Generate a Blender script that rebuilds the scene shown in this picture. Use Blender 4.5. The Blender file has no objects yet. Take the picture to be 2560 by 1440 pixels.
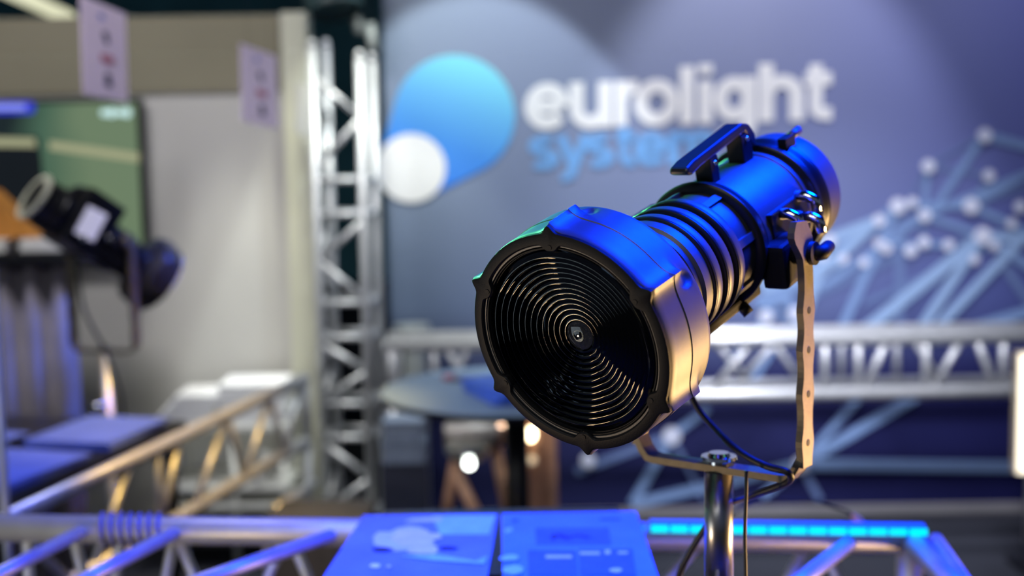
import bpy, bmesh, math, random
from mathutils import Vector, Matrix
random.seed(7)
SC = bpy.context.scene
COL = SC.collection
PI = math.pi
V = Vector

# ------------------------------------------------------------------ camera
F = 3420.0
_p, _r = math.radians(6.2), math.radians(0.9)
FW = V((0, math.cos(_p), -math.sin(_p)))
_U = V((0, math.sin(_p), math.cos(_p)))
_X = V((1, 0, 0))
CR = math.cos(_r) * _X - math.sin(_r) * _U
CU = math.sin(_r) * _X + math.cos(_r) * _U
EYE = V((0, 0, 1.5))


def P(x, y, z):
    """world point seen at pixel x, y and at z metres in front of the lens"""
    return EYE + FW * z + CR * ((x - 1280) / F * z) - CU * ((y - 720) / F * z)


def PY(x, y, wy):
    """world point seen at pixel x, y on the vertical plane world-y = wy"""
    d = P(x, y, 1.0) - EYE
    return EYE + d * (wy / d.y)


cam = bpy.data.cameras.new('camera')
cam.sensor_width = 36.0
cam.lens = F / 2560 * 36
cam.clip_start = 0.05
cam.clip_end = 200
cam.dof.use_dof = True
cam.dof.focus_distance = 1.40
cam.dof.aperture_fstop = cam.lens / 19.0
cam.dof.aperture_blades = 0
camo = bpy.data.objects.new('camera', cam)
COL.objects.link(camo)
M = Matrix((CR, CU, -FW)).transposed().to_4x4()
M.translation = EYE
camo.matrix_world = M
SC.camera = camo

# ------------------------------------------------------------------ world, exposure
SC.view_settings.view_transform = 'Standard'
SC.view_settings.look = 'None'
SC.view_settings.gamma = 1
SC.view_settings.exposure = 0.1
SC.view_settings.use_curve_mapping = False
SC.cycles.use_denoising = True
SC.cycles.sample_clamp_indirect = 6
SC.cycles.max_bounces = 8
w = bpy.data.worlds.new('hall_air')
SC.world = w
w.use_nodes = True
w.node_tree.nodes['Background'].inputs[0].default_value = (0.045, 0.055, 0.085, 1)
w.node_tree.nodes['Background'].inputs[1].default_value = 1.0


# ------------------------------------------------------------------ lights
def light(name, kind, loc, target, power, color, size=0.5, size_y=None, spot=40, blend=0.2, spread=180):
    d = bpy.data.lights.new(name, kind)
    d.energy = power
    d.color = color
    if kind == 'AREA':
        d.shape = 'RECTANGLE' if size_y else 'DISK'
        d.size = size
        if size_y:
            d.size_y = size_y
        d.spread = math.radians(spread)
    else:
        d.shadow_soft_size = size
    if kind == 'SPOT':
        d.spot_size = math.radians(spot)
        d.spot_blend = blend
    o = bpy.data.objects.new(name, d)
    COL.objects.link(o)
    o.location = loc
    o.rotation_euler = (V(target) - V(loc)).to_track_quat('-Z', 'Y').to_euler()
    return o


FIX = P(1422, 858, 1.376)                    # centre of the fresnel lens
AX = V((0.58558, 0.76437, 0.26987)).normalized()
# blue wash from above and to the right of the lantern
light('blue_wash_lamp', 'AREA', (1.0, 1.95, 2.75), (0.4, 1.75, 1.3), 54, (0.0, 0.032, 1.0), 0.8, 0.8, spread=62)
light('blue_wash_lamp_left', 'AREA', (-1.0, 2.7, 2.7), (-1.0, 3.0, 0.8), 2.6, (0.05, 0.12, 1.0), 0.4, 0.4, spread=60)
light('blue_lamp_far_left', 'AREA', (-0.3, 3.9, 2.1), (-1.0, 4.1, 1.2), 1.6, (0.03, 0.12, 1.0), 0.2, 0.2, spread=30)
# warm lamp low on the right
light('warm_lamp_right', 'AREA', (1.85, 1.95, 0.5), FIX, 8, (1.0, 0.60, 0.24), 0.35, 0.7, spread=60)
# green lamp far left
light('green_lamp', 'AREA', (-1.7, 3.6, 2.6), FIX + V((0, 0, 0.1)), 4, (0.15, 1.0, 0.42), 0.3, 0.3, spread=25)
# warm key over the truss of the left stand
light('warm_lamp_left', 'SPOT', (-0.1, 3.5, 2.6), (-0.82, 3.7, 0.7), 260, (1.0, 0.62, 0.16), 0.05, spot=38, blend=0.8)
# stand lighting on the beige wall
light('wall_lamp', 'AREA', (-1.5, 3.2, 3.2), (-1.3, 5.0, 0.6), 25, (0.97, 0.95, 1.0), 0.8, 0.5, spread=150)
light('booklet_fill', 'SPOT', (-0.75, 1.9, 2.3), (0.0, 2.1, 0.87), 30, (0.55, 0.8, 1.0), 0.04, spot=30, blend=0.6)  # added fill, whitens the blue light on the booklets
light('wall_spot', 'SPOT', (-0.48, 4.5, 2.3), (-0.48, 4.5 + math.sin(math.radians(22)), 2.3 - math.cos(math.radians(22))), 24, (1.0, 1.0, 0.80), 0.05, spot=53, blend=0.35)
light('card_fill', 'SPOT', (-1.0, 1.2, 3.3), (-1.05, 4.1, 1.72), 55, (0.95, 0.92, 1.0), 0.1, spot=17, blend=0.6)  # fill put in to lift the hanging cards
light('rack_fill', 'SPOT', (-1.0, 4.72, 2.1), (-1.0, 4.82, 0.5), 40, (1.0, 1.0, 0.92), 0.05, spot=42, blend=0.7)  # extra source added to brighten the white rack
# white fill added to brighten the tower and the low truss
light('tower_fill', 'SPOT', (0.5, 3.0, 3.0), (-0.6, 4.85, 0.7), 24, (0.95, 1.0, 0.97), 0.15, spot=44, blend=0.6)
light('low_truss_fill', 'AREA', (1.1, 3.3, 2.3), (1.1, 4.75, 0.65), 10, (0.85, 0.88, 1.0), 0.8, 0.15, spread=60)
# profile spots on the printed backdrop


def wall_spot(x, h, power, color, ang, tilt, blend):
    t_ = math.radians(tilt)
    light('backdrop_spot', 'SPOT', (x, 4.4, h), (x, 4.4 + math.sin(t_), h - math.cos(t_)), power, color, 0.03, spot=ang, blend=blend)


wall_spot(-0.12, 2.9, 94, (0.86, 0.95, 1.0), 54, 21, 0.12)
wall_spot(1.0, 3.2, 118, (0.9, 0.9, 1.0), 52, 22, 0.5)
wall_spot(1.95, 3.3, 75, (0.75, 0.78, 1.0), 66, 20, 0.9)
light('front_fill', 'AREA', (0.6, 3.3, 3.6), (0.6, 5.2, 1.2), 3, (0.85, 0.88, 1.0), 1.0, 0.5, spread=100)
# hall lamps behind the camera
for i in range(3):
    for j in range(3):
        light('hall_panel', 'AREA', (-4.2 + i * 1.5, -1.6 - j * 1.2, 4.2), (-4.2 + i * 1.5, -1.6 - j * 1.2, 0), 14, (0.95, 0.98, 1.0), 0.9, 0.3)
light('lens_fill_cool', 'AREA', FIX + V((-2.0, -0.35, -0.75)), FIX, 5, (0.75, 0.9, 1.0), 1.3, 0.8)  # invented soft source, gives the lens rings grey reflections
light('lens_fill_warm', 'AREA', FIX + V((-1.31, -0.22, -0.80)), FIX, 6, (1.0, 0.68, 0.38), 0.13, 0.12)  # warm source added in the mirror direction for gold glints on the lens

# ------------------------------------------------------------------ materials
MATS = {}


def mat(name, color, rough=0.5, metal=0.0, emit=None, estr=0.0, noise=0.0, nscale=40, bump=0.0, bscale=300, bdist=0.001, spec=None, trans=0, ior=1.45, coat=0):
    if name in MATS:
        return MATS[name]
    m = bpy.data.materials.new(name)
    m.use_nodes = True
    nt = m.node_tree
    b = nt.nodes['Principled BSDF']
    b.inputs['Base Color'].default_value = (*color, 1)
    b.inputs['Roughness'].default_value = rough
    b.inputs['Metallic'].default_value = metal
    b.inputs['IOR'].default_value = ior
    b.inputs['Transmission Weight'].default_value = trans
    b.inputs['Coat Weight'].default_value = coat
    if spec is not None:
        b.inputs['Specular IOR Level'].default_value = spec
    if emit:
        b.inputs['Emission Color'].default_value = (*emit, 1)
        b.inputs['Emission Strength'].default_value = estr
    tc = nt.nodes.new('ShaderNodeTexCoord')
    if noise > 0:
        n = nt.nodes.new('ShaderNodeTexNoise')
        n.inputs['Scale'].default_value = nscale
        n.inputs['Detail'].default_value = 4
        nt.links.new(tc.outputs['Object'], n.inputs['Vector'])
        r = nt.nodes.new('ShaderNodeValToRGB')
        r.color_ramp.elements[0].position = 0.3
        r.color_ramp.elements[1].position = 0.7
        r.color_ramp.elements[0].color = (*[c * (1 - noise) for c in color], 1)
        r.color_ramp.elements[1].color = (*[min(1, c * (1 + noise)) for c in color], 1)
        nt.links.new(n.outputs['Fac'], r.inputs['Fac'])
        nt.links.new(r.outputs['Color'], b.inputs['Base Color'])
    if bump > 0:
        n = nt.nodes.new('ShaderNodeTexNoise')
        n.inputs['Scale'].default_value = bscale
        n.inputs['Detail'].default_value = 3
        nt.links.new(tc.outputs['Object'], n.inputs['Vector'])
        bp = nt.nodes.new('ShaderNodeBump')
        bp.inputs['Strength'].default_value = bump
        bp.inputs['Distance'].default_value = bdist
        nt.links.new(n.outputs['Fac'], bp.inputs['Height'])
        nt.links.new(bp.outputs['Normal'], b.inputs['Normal'])
    MATS[name] = m
    return m


paint = mat('dark_powder_coat', (0.11, 0.11, 0.112), 0.45, 0.5, bump=0.12, bscale=1400, noise=0.06, nscale=60)
paint2 = mat('barrel_coat', (0.10, 0.10, 0.102), 0.44, 0.55, bump=0.06, bscale=1400, noise=0.05, nscale=50)
black = mat('matt_black', (0.006, 0.006, 0.007), 0.55, 0.0, bump=0.2, bscale=600, noise=0.1, spec=0.25)
blackg = mat('satin_black', (0.008, 0.008, 0.009), 0.32, 0.0, noise=0.1, spec=0.35)
chrome = mat('chrome', (0.8, 0.8, 0.8), 0.12, 1.0, noise=0.03)
alu = mat('aluminium_tube', (0.60, 0.61, 0.62), 0.42, 0.55, noise=0.08, nscale=25)
steel = mat('polished_steel', (0.5, 0.49, 0.47), 0.3, 1.0, noise=0.04)
yokem = mat('yoke_coat', (0.15, 0.125, 0.085), 0.5, 0.6, noise=0.1, nscale=80, bump=0.2)
rubber = mat('cable_rubber', (0.008, 0.008, 0.01), 0.45, noise=0.1)
white = mat('white_print', (0.90, 0.90, 0.90), 0.55, noise=0.02)
cream = mat('cream_paper', (0.7, 0.69, 0.62), 0.6, noise=0.04)
glassm = mat('lens_glass', (0.03, 0.04, 0.055), 0.035, 0, trans=1.0, ior=1.5, noise=0.04)
wood = mat('brown_wood', (0.48, 0.27, 0.17), 0.45, noise=0.3, nscale=14)


# ------------------------------------------------------------------ mesh helpers
def link(name, bm, m, parent=None, smooth=False, origin=None):
    """bm holds world coordinates; children are stored relative to the root's location"""
    base = origin if origin is not None else V((0, 0, 0))
    p = parent
    off = V((0, 0, 0))
    while p is not None:
        off += V(p.location)
        p = p.parent
    if parent is None:
        off = base
    bmesh.ops.translate(bm, verts=bm.verts, vec=-off)
    me = bpy.data.meshes.new(name)
    bm.normal_update()
    bm.to_mesh(me)
    bm.free()
    if smooth:
        for f in me.polygons:
            f.use_smooth = True
    for mm in (m if isinstance(m, (list, tuple)) else [m]):
        me.materials.append(mm)
    o = bpy.data.objects.new(name, me)
    COL.objects.link(o)
    if parent is None:
        o.location = base
    else:
        o.parent = parent
    return o


def tag(o, label, cat, group=None):
    o['label'] = label
    o['category'] = cat
    if group:
        o['group'] = group
    return o


def thing(name, label, cat, loc, group=None):
    o = bpy.data.objects.new(name, None)
    COL.objects.link(o)
    o.location = loc
    o.empty_display_size = 0.05
    return tag(o, label, cat, group)


def struct(o):
    o['kind'] = 'structure'
    return o


def tube_bm(pts, r, seg=14, bm=None, cap=True, flat=None):
    """round tube along a polyline; flat=(normal, width, thick) gives a bar instead"""
    bm = bm or bmesh.new()
    pts = [V(p) for p in pts]
    rings = []
    prev = None
    for i, p in enumerate(pts):
        if i == 0:
            t = pts[1] - pts[0]
        elif i == len(pts) - 1:
            t = pts[-1] - pts[-2]
        else:
            t = (pts[i + 1] - p).normalized() + (p - pts[i - 1]).normalized()
        t.normalize()
        if prev is None:
            a = t.orthogonal().normalized()
        else:
            a = (prev - t * prev.dot(t)).normalized()
        prev = a
        b = t.cross(a)
        rr = r[i] if isinstance(r, (list, tuple)) else r
        rings.append([bm.verts.new(p + (a * math.cos(k * 2 * PI / seg) + b * math.sin(k * 2 * PI / seg)) * rr) for k in range(seg)])
    for i in range(len(rings) - 1):
        for k in range(seg):
            bm.faces.new((rings[i][k], rings[i][(k + 1) % seg], rings[i + 1][(k + 1) % seg], rings[i + 1][k]))
    if cap:
        bm.faces.new(rings[0][::-1])
        bm.faces.new(rings[-1])
    return bm


def tube(name, pts, r, m, parent, seg=14):
    o = link(name, tube_bm(pts, r, seg), m, parent, smooth=False)
    for f in o.data.polygons:
        f.use_smooth = len(f.vertices) == 4
    return o


def box_bm(c, sx, sy, sz, R=None, bev=0.0, bm=None):
    """box centred at c, half sizes given in full lengths, R = 3x3 rotation"""
    b2 = bmesh.new()
    bmesh.ops.create_cube(b2, size=1.0)
    bmesh.ops.scale(b2, vec=(sx, sy, sz), verts=b2.verts)
    if bev > 0:
        bmesh.ops.bevel(b2, geom=b2.edges[:], offset=bev, segments=2, affect='EDGES', profile=0.7)
    if R is not None:
        bmesh.ops.rotate(b2, cent=(0, 0, 0), matrix=R, verts=b2.verts)
    bmesh.ops.translate(b2, verts=b2.verts, vec=V(c))
    if bm is None:
        return b2
    me = bpy.data.meshes.new('tmp')
    b2.to_mesh(me)
    b2.free()
    bm.from_mesh(me)
    bpy.data.meshes.remove(me)
    return bm


def lathe_bm(prof, O, A, B, W, seg=96, rfun=None, bm=None, close=False):
    """prof = [(r, w)...] turned about axis W through O; A, B span the plane across"""
    bm = bm or bmesh.new()
    rows = []
    for (r, wv) in prof:
        if r < 1e-6:
            rows.append([bm.verts.new(O + W * wv)])
            continue
        row = []
        for k in range(seg):
            th = 2 * PI * k / seg
            rr = rfun(r, wv, th) if rfun else r
            row.append(bm.verts.new(O + (A * math.cos(th) + B * math.sin(th)) * rr + W * wv))
        rows.append(row)
    n = len(rows)
    for i in range(n if close else n - 1):
        a, b = rows[i], rows[(i + 1) % n]
        for k in range(seg):
            k2 = (k + 1) % seg
            if len(a) == 1 and len(b) == 1:
                continue
            if len(a) == 1:
                bm.faces.new((a[0], b[k2], b[k]))
            elif len(b) == 1:
                bm.faces.new((a[k], a[k2], b[0]))
            else:
                bm.faces.new((a[k], a[k2], b[k2], b[k]))
    bmesh.ops.recalc_face_normals(bm, faces=bm.faces[:])
    return bm


def set_smooth(o, ang=35):
    me = o.data
    for f in me.polygons:
        f.use_smooth = True
    bm = bmesh.new()
    bm.from_mesh(me)
    lim = math.radians(ang)
    for e in bm.edges:
        e.smooth = not (len(e.link_faces) == 2 and e.calc_face_angle(0) > lim)
    bm.to_mesh(me)
    bm.free()
    return o


def poly_bm(pts, thick, nrm, bm=None):
    """flat polygon extruded by thick along nrm"""
    bm = bm or bmesh.new()
    vs = [bm.verts.new(V(p)) for p in pts]
    f = bm.faces.new(vs)
    r = bmesh.ops.extrude_face_region(bm, geom=[f])
    nv = [g for g in r['geom'] if isinstance(g, bmesh.types.BMVert)]
    bmesh.ops.translate(bm, verts=nv, vec=V(nrm) * thick)
    bmesh.ops.recalc_face_normals(bm, faces=bm.faces[:])
    return bm


# ================================================================== SETTING
floor_m = mat('dark_carpet', (0.018, 0.02, 0.03), 0.9, noise=0.25, nscale=120, bump=0.4, bscale=200)
struct(link('floor', box_bm((0, 6, -0.05), 24, 26, 0.1), floor_m, origin=V((0, 6, 0))))
struct(link('ceiling', box_bm((0, 6, 6.05), 24, 26, 0.1), mat('hall_ceiling', (0.05, 0.10, 0.10), 0.9, noise=0.2, nscale=3), origin=V((0, 6, 6))))
struct(link('wall_back', box_bm((0, 15, 3), 24, 0.2, 6), mat('hall_wall', (0.10, 0.32, 0.36), 0.9, noise=0.2, nscale=2), origin=V((0, 15, 0))))

# ---- beige stand wall on the left
WY = 5.0
wm = mat('beige_wall_board', (0.52, 0.51, 0.47), 0.7, noise=0.03, nscale=3)
wm2 = mat('olive_fascia', (0.235, 0.215, 0.145), 0.7, noise=0.04, nscale=3)
wm3 = mat('beige_end_panel', (0.60, 0.60, 0.46), 0.6, noise=0.03, nscale=4)
ztop = PY(300, 42, WY).z
xr = PY(755, 600, WY).x
struct(link('wall_left', box_bm(((xr - 4) / 2, WY + 0.06, ztop / 2), xr + 4, 0.1, ztop), wm, origin=V(((xr - 4) / 2, WY, 0))))
zf = PY(450, 232, WY).z
struct(link('trim_1', box_bm(((xr - 0.06 - 4) / 2, WY + 0.003, (ztop + zf) / 2), xr - 0.06 + 4, 0.014, ztop - zf), wm2, origin=V(((xr - 4) / 2, WY, zf))))
struct(link('trim_2', box_bm((xr + 0.005, WY - 0.0, ztop / 2), 0.09, 0.14, ztop + 0.004, bev=0.006), wm3, origin=V((xr, WY, 0))))

# ---- printed backdrop
BY = 5.3
bx0 = PY(968, 500, BY).x
bx1 = bx0 + 3.6
bz1 = 2.45
bz0 = 0.0


def backdrop_material():
    m = bpy.data.materials.new('backdrop_print')
    m.use_nodes = True
    nt = m.node_tree
    b = nt.nodes['Principled BSDF']
    b.inputs['Roughness'].default_value = 0.75
    b.inputs['Specular IOR Level'].default_value = 0.15
    tc = nt.nodes.new('ShaderNodeTexCoord')
    sp = nt.nodes.new('ShaderNodeSeparateXYZ')
    nt.links.new(tc.outputs['Object'], sp.inputs[0])
    r1 = nt.nodes.new('ShaderNodeValToRGB')            # vertical print gradient
    mp = nt.nodes.new('ShaderNodeMapRange')
    mp.inputs['From Min'].default_value = 0.1
    mp.inputs['From Max'].default_value = 2.2
    nt.links.new(sp.outputs['Z'], mp.inputs['Value'])
    nt.links.new(mp.outputs[0], r1.inputs['Fac'])
    e = r1.color_ramp.elements
    e[0].position = 0.0
    e[0].color = (0.012, 0.014, 0.06, 1)
    e[1].position = 1.0
    e[1].color = (0.30, 0.34, 0.43, 1)
    x = e.new(0.22); x.color = (0.022, 0.025, 0.085, 1)
    x = e.new(0.36); x.color = (0.14, 0.18, 0.29, 1)
    x = e.new(0.6); x.color = (0.22, 0.265, 0.38, 1)
    r2 = nt.nodes.new('ShaderNodeValToRGB')            # sideways tint
    mp2 = nt.nodes.new('ShaderNodeMapRange')
    mp2.inputs['From Min'].default_value = -0.5
    mp2.inputs['From Max'].default_value = 2.1
    nt.links.new(sp.outputs['X'], mp2.inputs['Value'])
    nt.links.new(mp2.outputs[0], r2.inputs['Fac'])
    e = r2.color_ramp.elements
    e[0].color = (1.0, 1.05, 1.0, 1)
    e[1].color = (0.46, 0.45, 0.92, 1)
    x = e.new(0.55); x.color = (0.95, 0.93, 1.12, 1)
    mx = nt.nodes.new('ShaderNodeMix')
    mx.data_type = 'RGBA'
    mx.blend_type = 'MULTIPLY'
    mx.inputs[0].default_value = 1
    nt.links.new(r1.outputs[0], mx.inputs[6])
    nt.links.new(r2.outputs[0], mx.inputs[7])
    nt.links.new(mx.outputs[2], b.inputs['Base Color'])
    return m


backdrop = struct(link('wall_right', box_bm(((bx0 + bx1) / 2, BY + 0.03, bz1 / 2), bx1 - bx0, 0.05, bz1), backdrop_material(), origin=V((0, BY, 0))))
struct(link('baseboard_right', box_bm(((bx0 + bx1) / 2, BY - 0.012, 0.02), bx1 - bx0, 0.02, 0.04, bev=0.003), mat('skirting_grey', (0.22, 0.21, 0.22), 0.5, noise=0.05), origin=V(((bx0 + bx1) / 2, BY, 0))))


def wp(x, y, off=0.0):
    q = PY(x, y, BY)
    q.y = BY + 0.005 - off
    return q


def printed(name, outline, m, lift, label=None):
    o = link(name, poly_bm([wp(a, b, lift) for a, b in outline], 0.0015, (0, -1, 0)), m, backdrop)
    if label:
        o['label'] = label
    return o


def circle(cx, cy, r, n=40):
    return [(cx + r * math.cos(2 * PI * k / n), cy + r * math.sin(2 * PI * k / n)) for k in range(n)]


def drop_material():
    m = bpy.data.materials.new('drop_print')
    m.use_nodes = True
    nt = m.node_tree
    b = nt.nodes['Principled BSDF']
    b.inputs['Roughness'].default_value = 0.6
    tc = nt.nodes.new('ShaderNodeTexCoord')
    mp = nt.nodes.new('ShaderNodeVectorMath')
    mp.operation = 'DOT_PRODUCT'
    mp.inputs[1].default_value = (0.35, 0, 0.94)
    nt.links.new(tc.outputs['Object'], mp.inputs[0])
    mr = nt.nodes.new('ShaderNodeMapRange')
    a = wp(1090, 480)
    c = wp(1140, 150)
    f = lambda q: (q.x - 0) * 0.35 + q.z * 0.94
    mr.inputs['From Min'].default_value = f(a)
    mr.inputs['From Max'].default_value = f(c)
    nt.links.new(mp.outputs['Value'], mr.inputs['Value'])
    r = nt.nodes.new('ShaderNodeValToRGB')
    e = r.color_ramp.elements
    e[0].color = (0.03, 0.20, 0.80, 1)
    e[1].color = (0.22, 0.74, 0.88, 1)
    x = e.new(0.35); x.color = (0.06, 0.30, 0.85, 1)
    x = e.new(0.7); x.color = (0.14, 0.50, 0.86, 1)
    nt.links.new(mr.outputs[0], r.inputs['Fac'])
    nt.links.new(r.outputs[0], b.inputs['Base Color'])
    return m


def hull(pts):
    pts = sorted(set(pts))
    def half(ps):
        h = []
        for q in ps:
            while len(h) > 1 and (h[-1][0] - h[-2][0]) * (q[1] - h[-2][1]) - (h[-1][1] - h[-2][1]) * (q[0] - h[-2][0]) <= 0:
                h.pop()
            h.append(q)
        return h
    a, b = half(pts), half(pts[::-1])
    return a[:-1] + b[:-1]


printed('drop_emblem', hull(circle(1135, 290, 152, 60) + circle(1030, 420, 84, 48)), drop_material(), 0.004, 'blue drop with a cyan top')
printed('disc_emblem', circle(1028, 420, 86, 48), white, 0.008, 'white disc overlapping the blue drop')


# letters drawn as thick strokes; x-height 1, baseline 0
def arc(cx, cy, r, a0, a1, n=16, ry=None):
    ry = ry or r
    return [(cx + r * math.cos(math.radians(a0 + (a1 - a0) * k / n)), cy + ry * math.sin(math.radians(a0 + (a1 - a0) * k / n))) for k in range(n + 1)]


LET = {
    'e': ([arc(.43, .5, .34, 0, 322, 22, .37), [(.12, .5), (.77, .5)]], .86),
    'u': ([[(.14, 1)] + arc(.43, .42, .29, 180, 360, 14, .3) + [(.72, 1)], [(.72, 1), (.72, 0)]], .86),
    'r': ([[(.14, 1), (.14, 0)], [(.14, .55), (.2, .75), (.34, .86), (.54, .87)]], .56),
    'o': ([arc(.45, .5, .33, 0, 360, 26, .37)], .92),
    'l': ([[(.16, 1.27), (.16, 0)]], .34),
    'i': ([[(.16, .94), (.16, 0)], [(.16, 1.10), (.16, 1.30)]], .34),
    'g': ([arc(.42, .52, .29, 0, 360, 24, .35), [(.74, 1), (.74, .0)] + arc(.42, -.02, .31, 0, -150, 10, .28)], .9),
    'h': ([[(.14, 1.27), (.14, 0)], [(.14, .5)] + arc(.44, .56, .29, 180, 0, 14, .31) + [(.73, 0)]], .87),
    't': ([[(.24, 1.22), (.24, .32)] + arc(.43, .3, .19, 180, 280, 8, .17) + [(.58, .13)], [(.0, .9), (.58, .9)]], .6),
    's': ([arc(.34, .71, .22, 40, 270, 12, .17)[:-1] + arc(.34, .31, .24, 90, -140, 12, .19)], .7),
    'y': ([[(.05, 1), (.38, .12)], [(.72, 1), (.3, -.22), (.08, -.28)]], .74),
    'm': ([[(.13, 1), (.13, 0)], arc(.36, .62, .22, 180, 0, 10, .25) + [(.58, 0)], arc(.8, .62, .22, 180, 0, 10, .25) + [(1.02, 0)]], 1.15),
}


def stroke_bm(lines, wd, fn, bm):
    for ln in lines:
        n = len(ln)
        L, R = [], []
        for i, q in enumerate(ln):
            a = ln[max(0, i - 1)]
            b = ln[min(n - 1, i + 1)]
            dx, dy = b[0] - a[0], b[1] - a[1]
            if i == 0 and ln[0] == ln[-1]:
                dx, dy = ln[1][0] - ln[-2][0], ln[1][1] - ln[-2][1]
            d = math.hypot(dx, dy) or 1
            nx, ny = -dy / d * wd / 2, dx / d * wd / 2
            L.append((q[0] + nx, q[1] + ny))
            R.append((q[0] - nx, q[1] - ny))
        lift_ = V((0, -0.0004 * lines.index(ln), 0))
        Lv = [bm.verts.new(fn(*q) + lift_) for q in L]
        Rv = [bm.verts.new(fn(*q) + lift_) for q in R]
        Lb = [bm.verts.new(v.co + V((0, 0.0008, 0))) for v in Lv]
        Rb = [bm.verts.new(v.co + V((0, 0.0008, 0))) for v in Rv]
        for i in range(n - 1):
            for a_, b_ in ((Lv, Rv), (Rv, Rb), (Rb, Lb), (Lb, Lv)):
                bm.faces.new((a_[i], b_[i], b_[i + 1], a_[i + 1]))
    bmesh.ops.recalc_face_normals(bm, faces=bm.faces[:])


def word(text, starts, xh, base, slope, wd, m, lift):
    for ch, (x0, x1) in zip(text, starts):
        lines, adv = LET[ch]
        sx = (x1 - x0) / adv
        bm = bmesh.new()
        def fn(u, v):
            px = x0 + u * sx
            return wp(px, base + (px - starts[0][0]) * slope - v * xh, lift)
        stroke_bm(lines, wd, fn, bm)
        link('letter', bm, m, backdrop)


word('eurolight', [(1318, 1418), (1424, 1530), (1537, 1597), (1588, 1698), (1698, 1740), (1744, 1786), (1786, 1893), (1897, 2010), (2012, 2082)],
     114, 324, -0.034, .29, white, 0.006)
lblue = mat('pale_blue_print', (0.18, 0.42, 0.80), 0.6, noise=0.02)
word('system', [(1321, 1398), (1396, 1468), (1464, 1536), (1540, 1590), (1588, 1668), (1670, 1790)], 84, 425, -0.034, .25, lblue, 0.006)

# network of dots and lines
dots = [(2460, 338, 18), (2319, 415, 17), (2470, 439, 15), (2243, 514, 20), (2279, 505, 13), (2310, 538, 16), (2426, 514, 20), (2548, 516, 15),
        (2196, 550, 15), (2071, 602, 17), (2455, 589, 22), (2196, 608, 13), (2214, 620, 14), (2275, 626, 15), (2308, 605, 15), (2369, 612, 14),
        (2107, 646, 12), (2158, 655, 12), (2434, 648, 12), (2484, 614, 12), (2526, 558, 13), (1914, 790, 17), (1987, 783, 18), (1679, 1088, 22),
        (2000, 1160, 20), (2640, 470, 16), (2680, 560, 18), (2620, 640, 14), (1470, 1150, 18), (2056, 640, 12)]
E_ = [(0, 1), (0, 2317), (1, 4), (1, 3)]
lines = [((2460, 338), (2319, 545), 18, 2), ((2460, 338), (2319, 415), 8, 1), ((2460, 338), (2700, 400), 22, 2), ((2319, 415), (2310, 538), 14, 2),
         ((2319, 415), (2470, 439), 11, 1), ((2319, 415), (2243, 560), 7, 1), ((2470, 439), (2426, 514), 9, 1), ((2310, 538), (2700, 380), 16, 2),
         ((2426, 514), (2700, 360), 16, 2), ((2243, 514), (2426, 514), 16, 2), ((2426, 514), (2700, 420), 12, 1), ((2426, 514), (2700, 640), 16, 2),
         ((2196, 550), (2243, 514), 18, 2), ((2196, 550), (2030, 700), 24, 3), ((2310, 538), (2455, 589), 14, 2), ((2455, 589), (2700, 600), 24, 3),
         ((2071, 602), (2310, 538), 10, 1), ((2310, 538), (2308, 605), 14, 1), ((2196, 608), (2369, 612), 14, 2), ((2243, 514), (2090, 850), 22, 2),
         ((2455, 589), (2130, 850), 30, 3), ((2455, 589), (2280, 850), 24, 3), ((2560, 590), (2310, 850), 24, 3), ((2250, 560), (2248, 850), 24, 1),
         ((2455, 589), (2275, 626), 10, 1), ((2484, 614), (2160, 760), 14, 1), ((2700, 740), (2330, 850), 26, 2), ((2480, 600), (2700, 760), 22, 2),
         ((2500, 650), (2640, 850), 22, 1), ((2196, 550), (1960, 640), 26, 3), ((2107, 646), (1900, 720), 30, 3), ((2310, 538), (2050, 720), 18, 2),
         ((2243, 514), (1980, 690), 16, 2), ((2275, 626), (1990, 760), 18, 1), ((1914, 790), (1987, 783), 12, 2), ((1914, 790), (1780, 980), 16, 2),
         ((1987, 783), (1850, 1000), 16, 2), ((1960, 700), (1914, 790), 20, 2), ((1987, 783), (1940, 690), 20, 2), ((1800, 720), (1900, 690), 26, 3),
         ((2000, 1160), (2150, 990), 18, 2), ((2000, 1160), (2290, 990), 26, 2), ((2000, 1160), (2700, 1168), 28, 2), ((2000, 1160), (2050, 1250), 16, 1),
         ((2000, 1160), (1905, 1240), 20, 2), ((2000, 1160), (1580, 1260), 24, 2), ((1679, 1088), (1580, 1260), 22, 2), ((1679, 1088), (1770, 1020), 18, 2),
         ((1679, 1088), (1440, 1180), 20, 1), ((1679, 1088), (1760, 1250), 12, 1), ((1990, 840), (2060, 640), 26, 3), ((1860, 700), (2000, 640), 30, 3),
         ((1890, 760), (2020, 700), 30, 2), ((1860, 640), (1960, 760), 26, 2)]
lm = {1: mat('line_print_faint', (0.13, 0.19, 0.38), 0.6, noise=0.03), 2: mat('line_print_blue', (0.20, 0.31, 0.55), 0.6, noise=0.03),
      3: mat('line_print_pale', (0.30, 0.44, 0.68), 0.6, noise=0.03)}
for i, (a, b, wd, k) in enumerate(sorted(lines, key=lambda t: t[3])):
    dx, dy = b[0] - a[0], b[1] - a[1]
    d = math.hypot(dx, dy)
    nx, ny = -dy / d * wd / 2, dx / d * wd / 2
    printed('line', [(a[0] + nx, a[1] + ny), (b[0] + nx, b[1] + ny), (b[0] - nx, b[1] - ny), (a[0] - nx, a[1] - ny)], lm[k], 0.002 + i * 0.0002)
dm = mat('dot_print', (0.66, 0.69, 0.82), 0.6, noise=0.03)
for (x, y, r) in dots:
    printed('dot', circle(x, y, r, 20), dm, 0.0145)


# ================================================================== SPOTLIGHT (profile with fresnel front)
handlem = mat('handle_black', (0.022, 0.022, 0.024), 0.3, 0.2, noise=0.05)
PAINTS = (paint, paint2)


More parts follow.
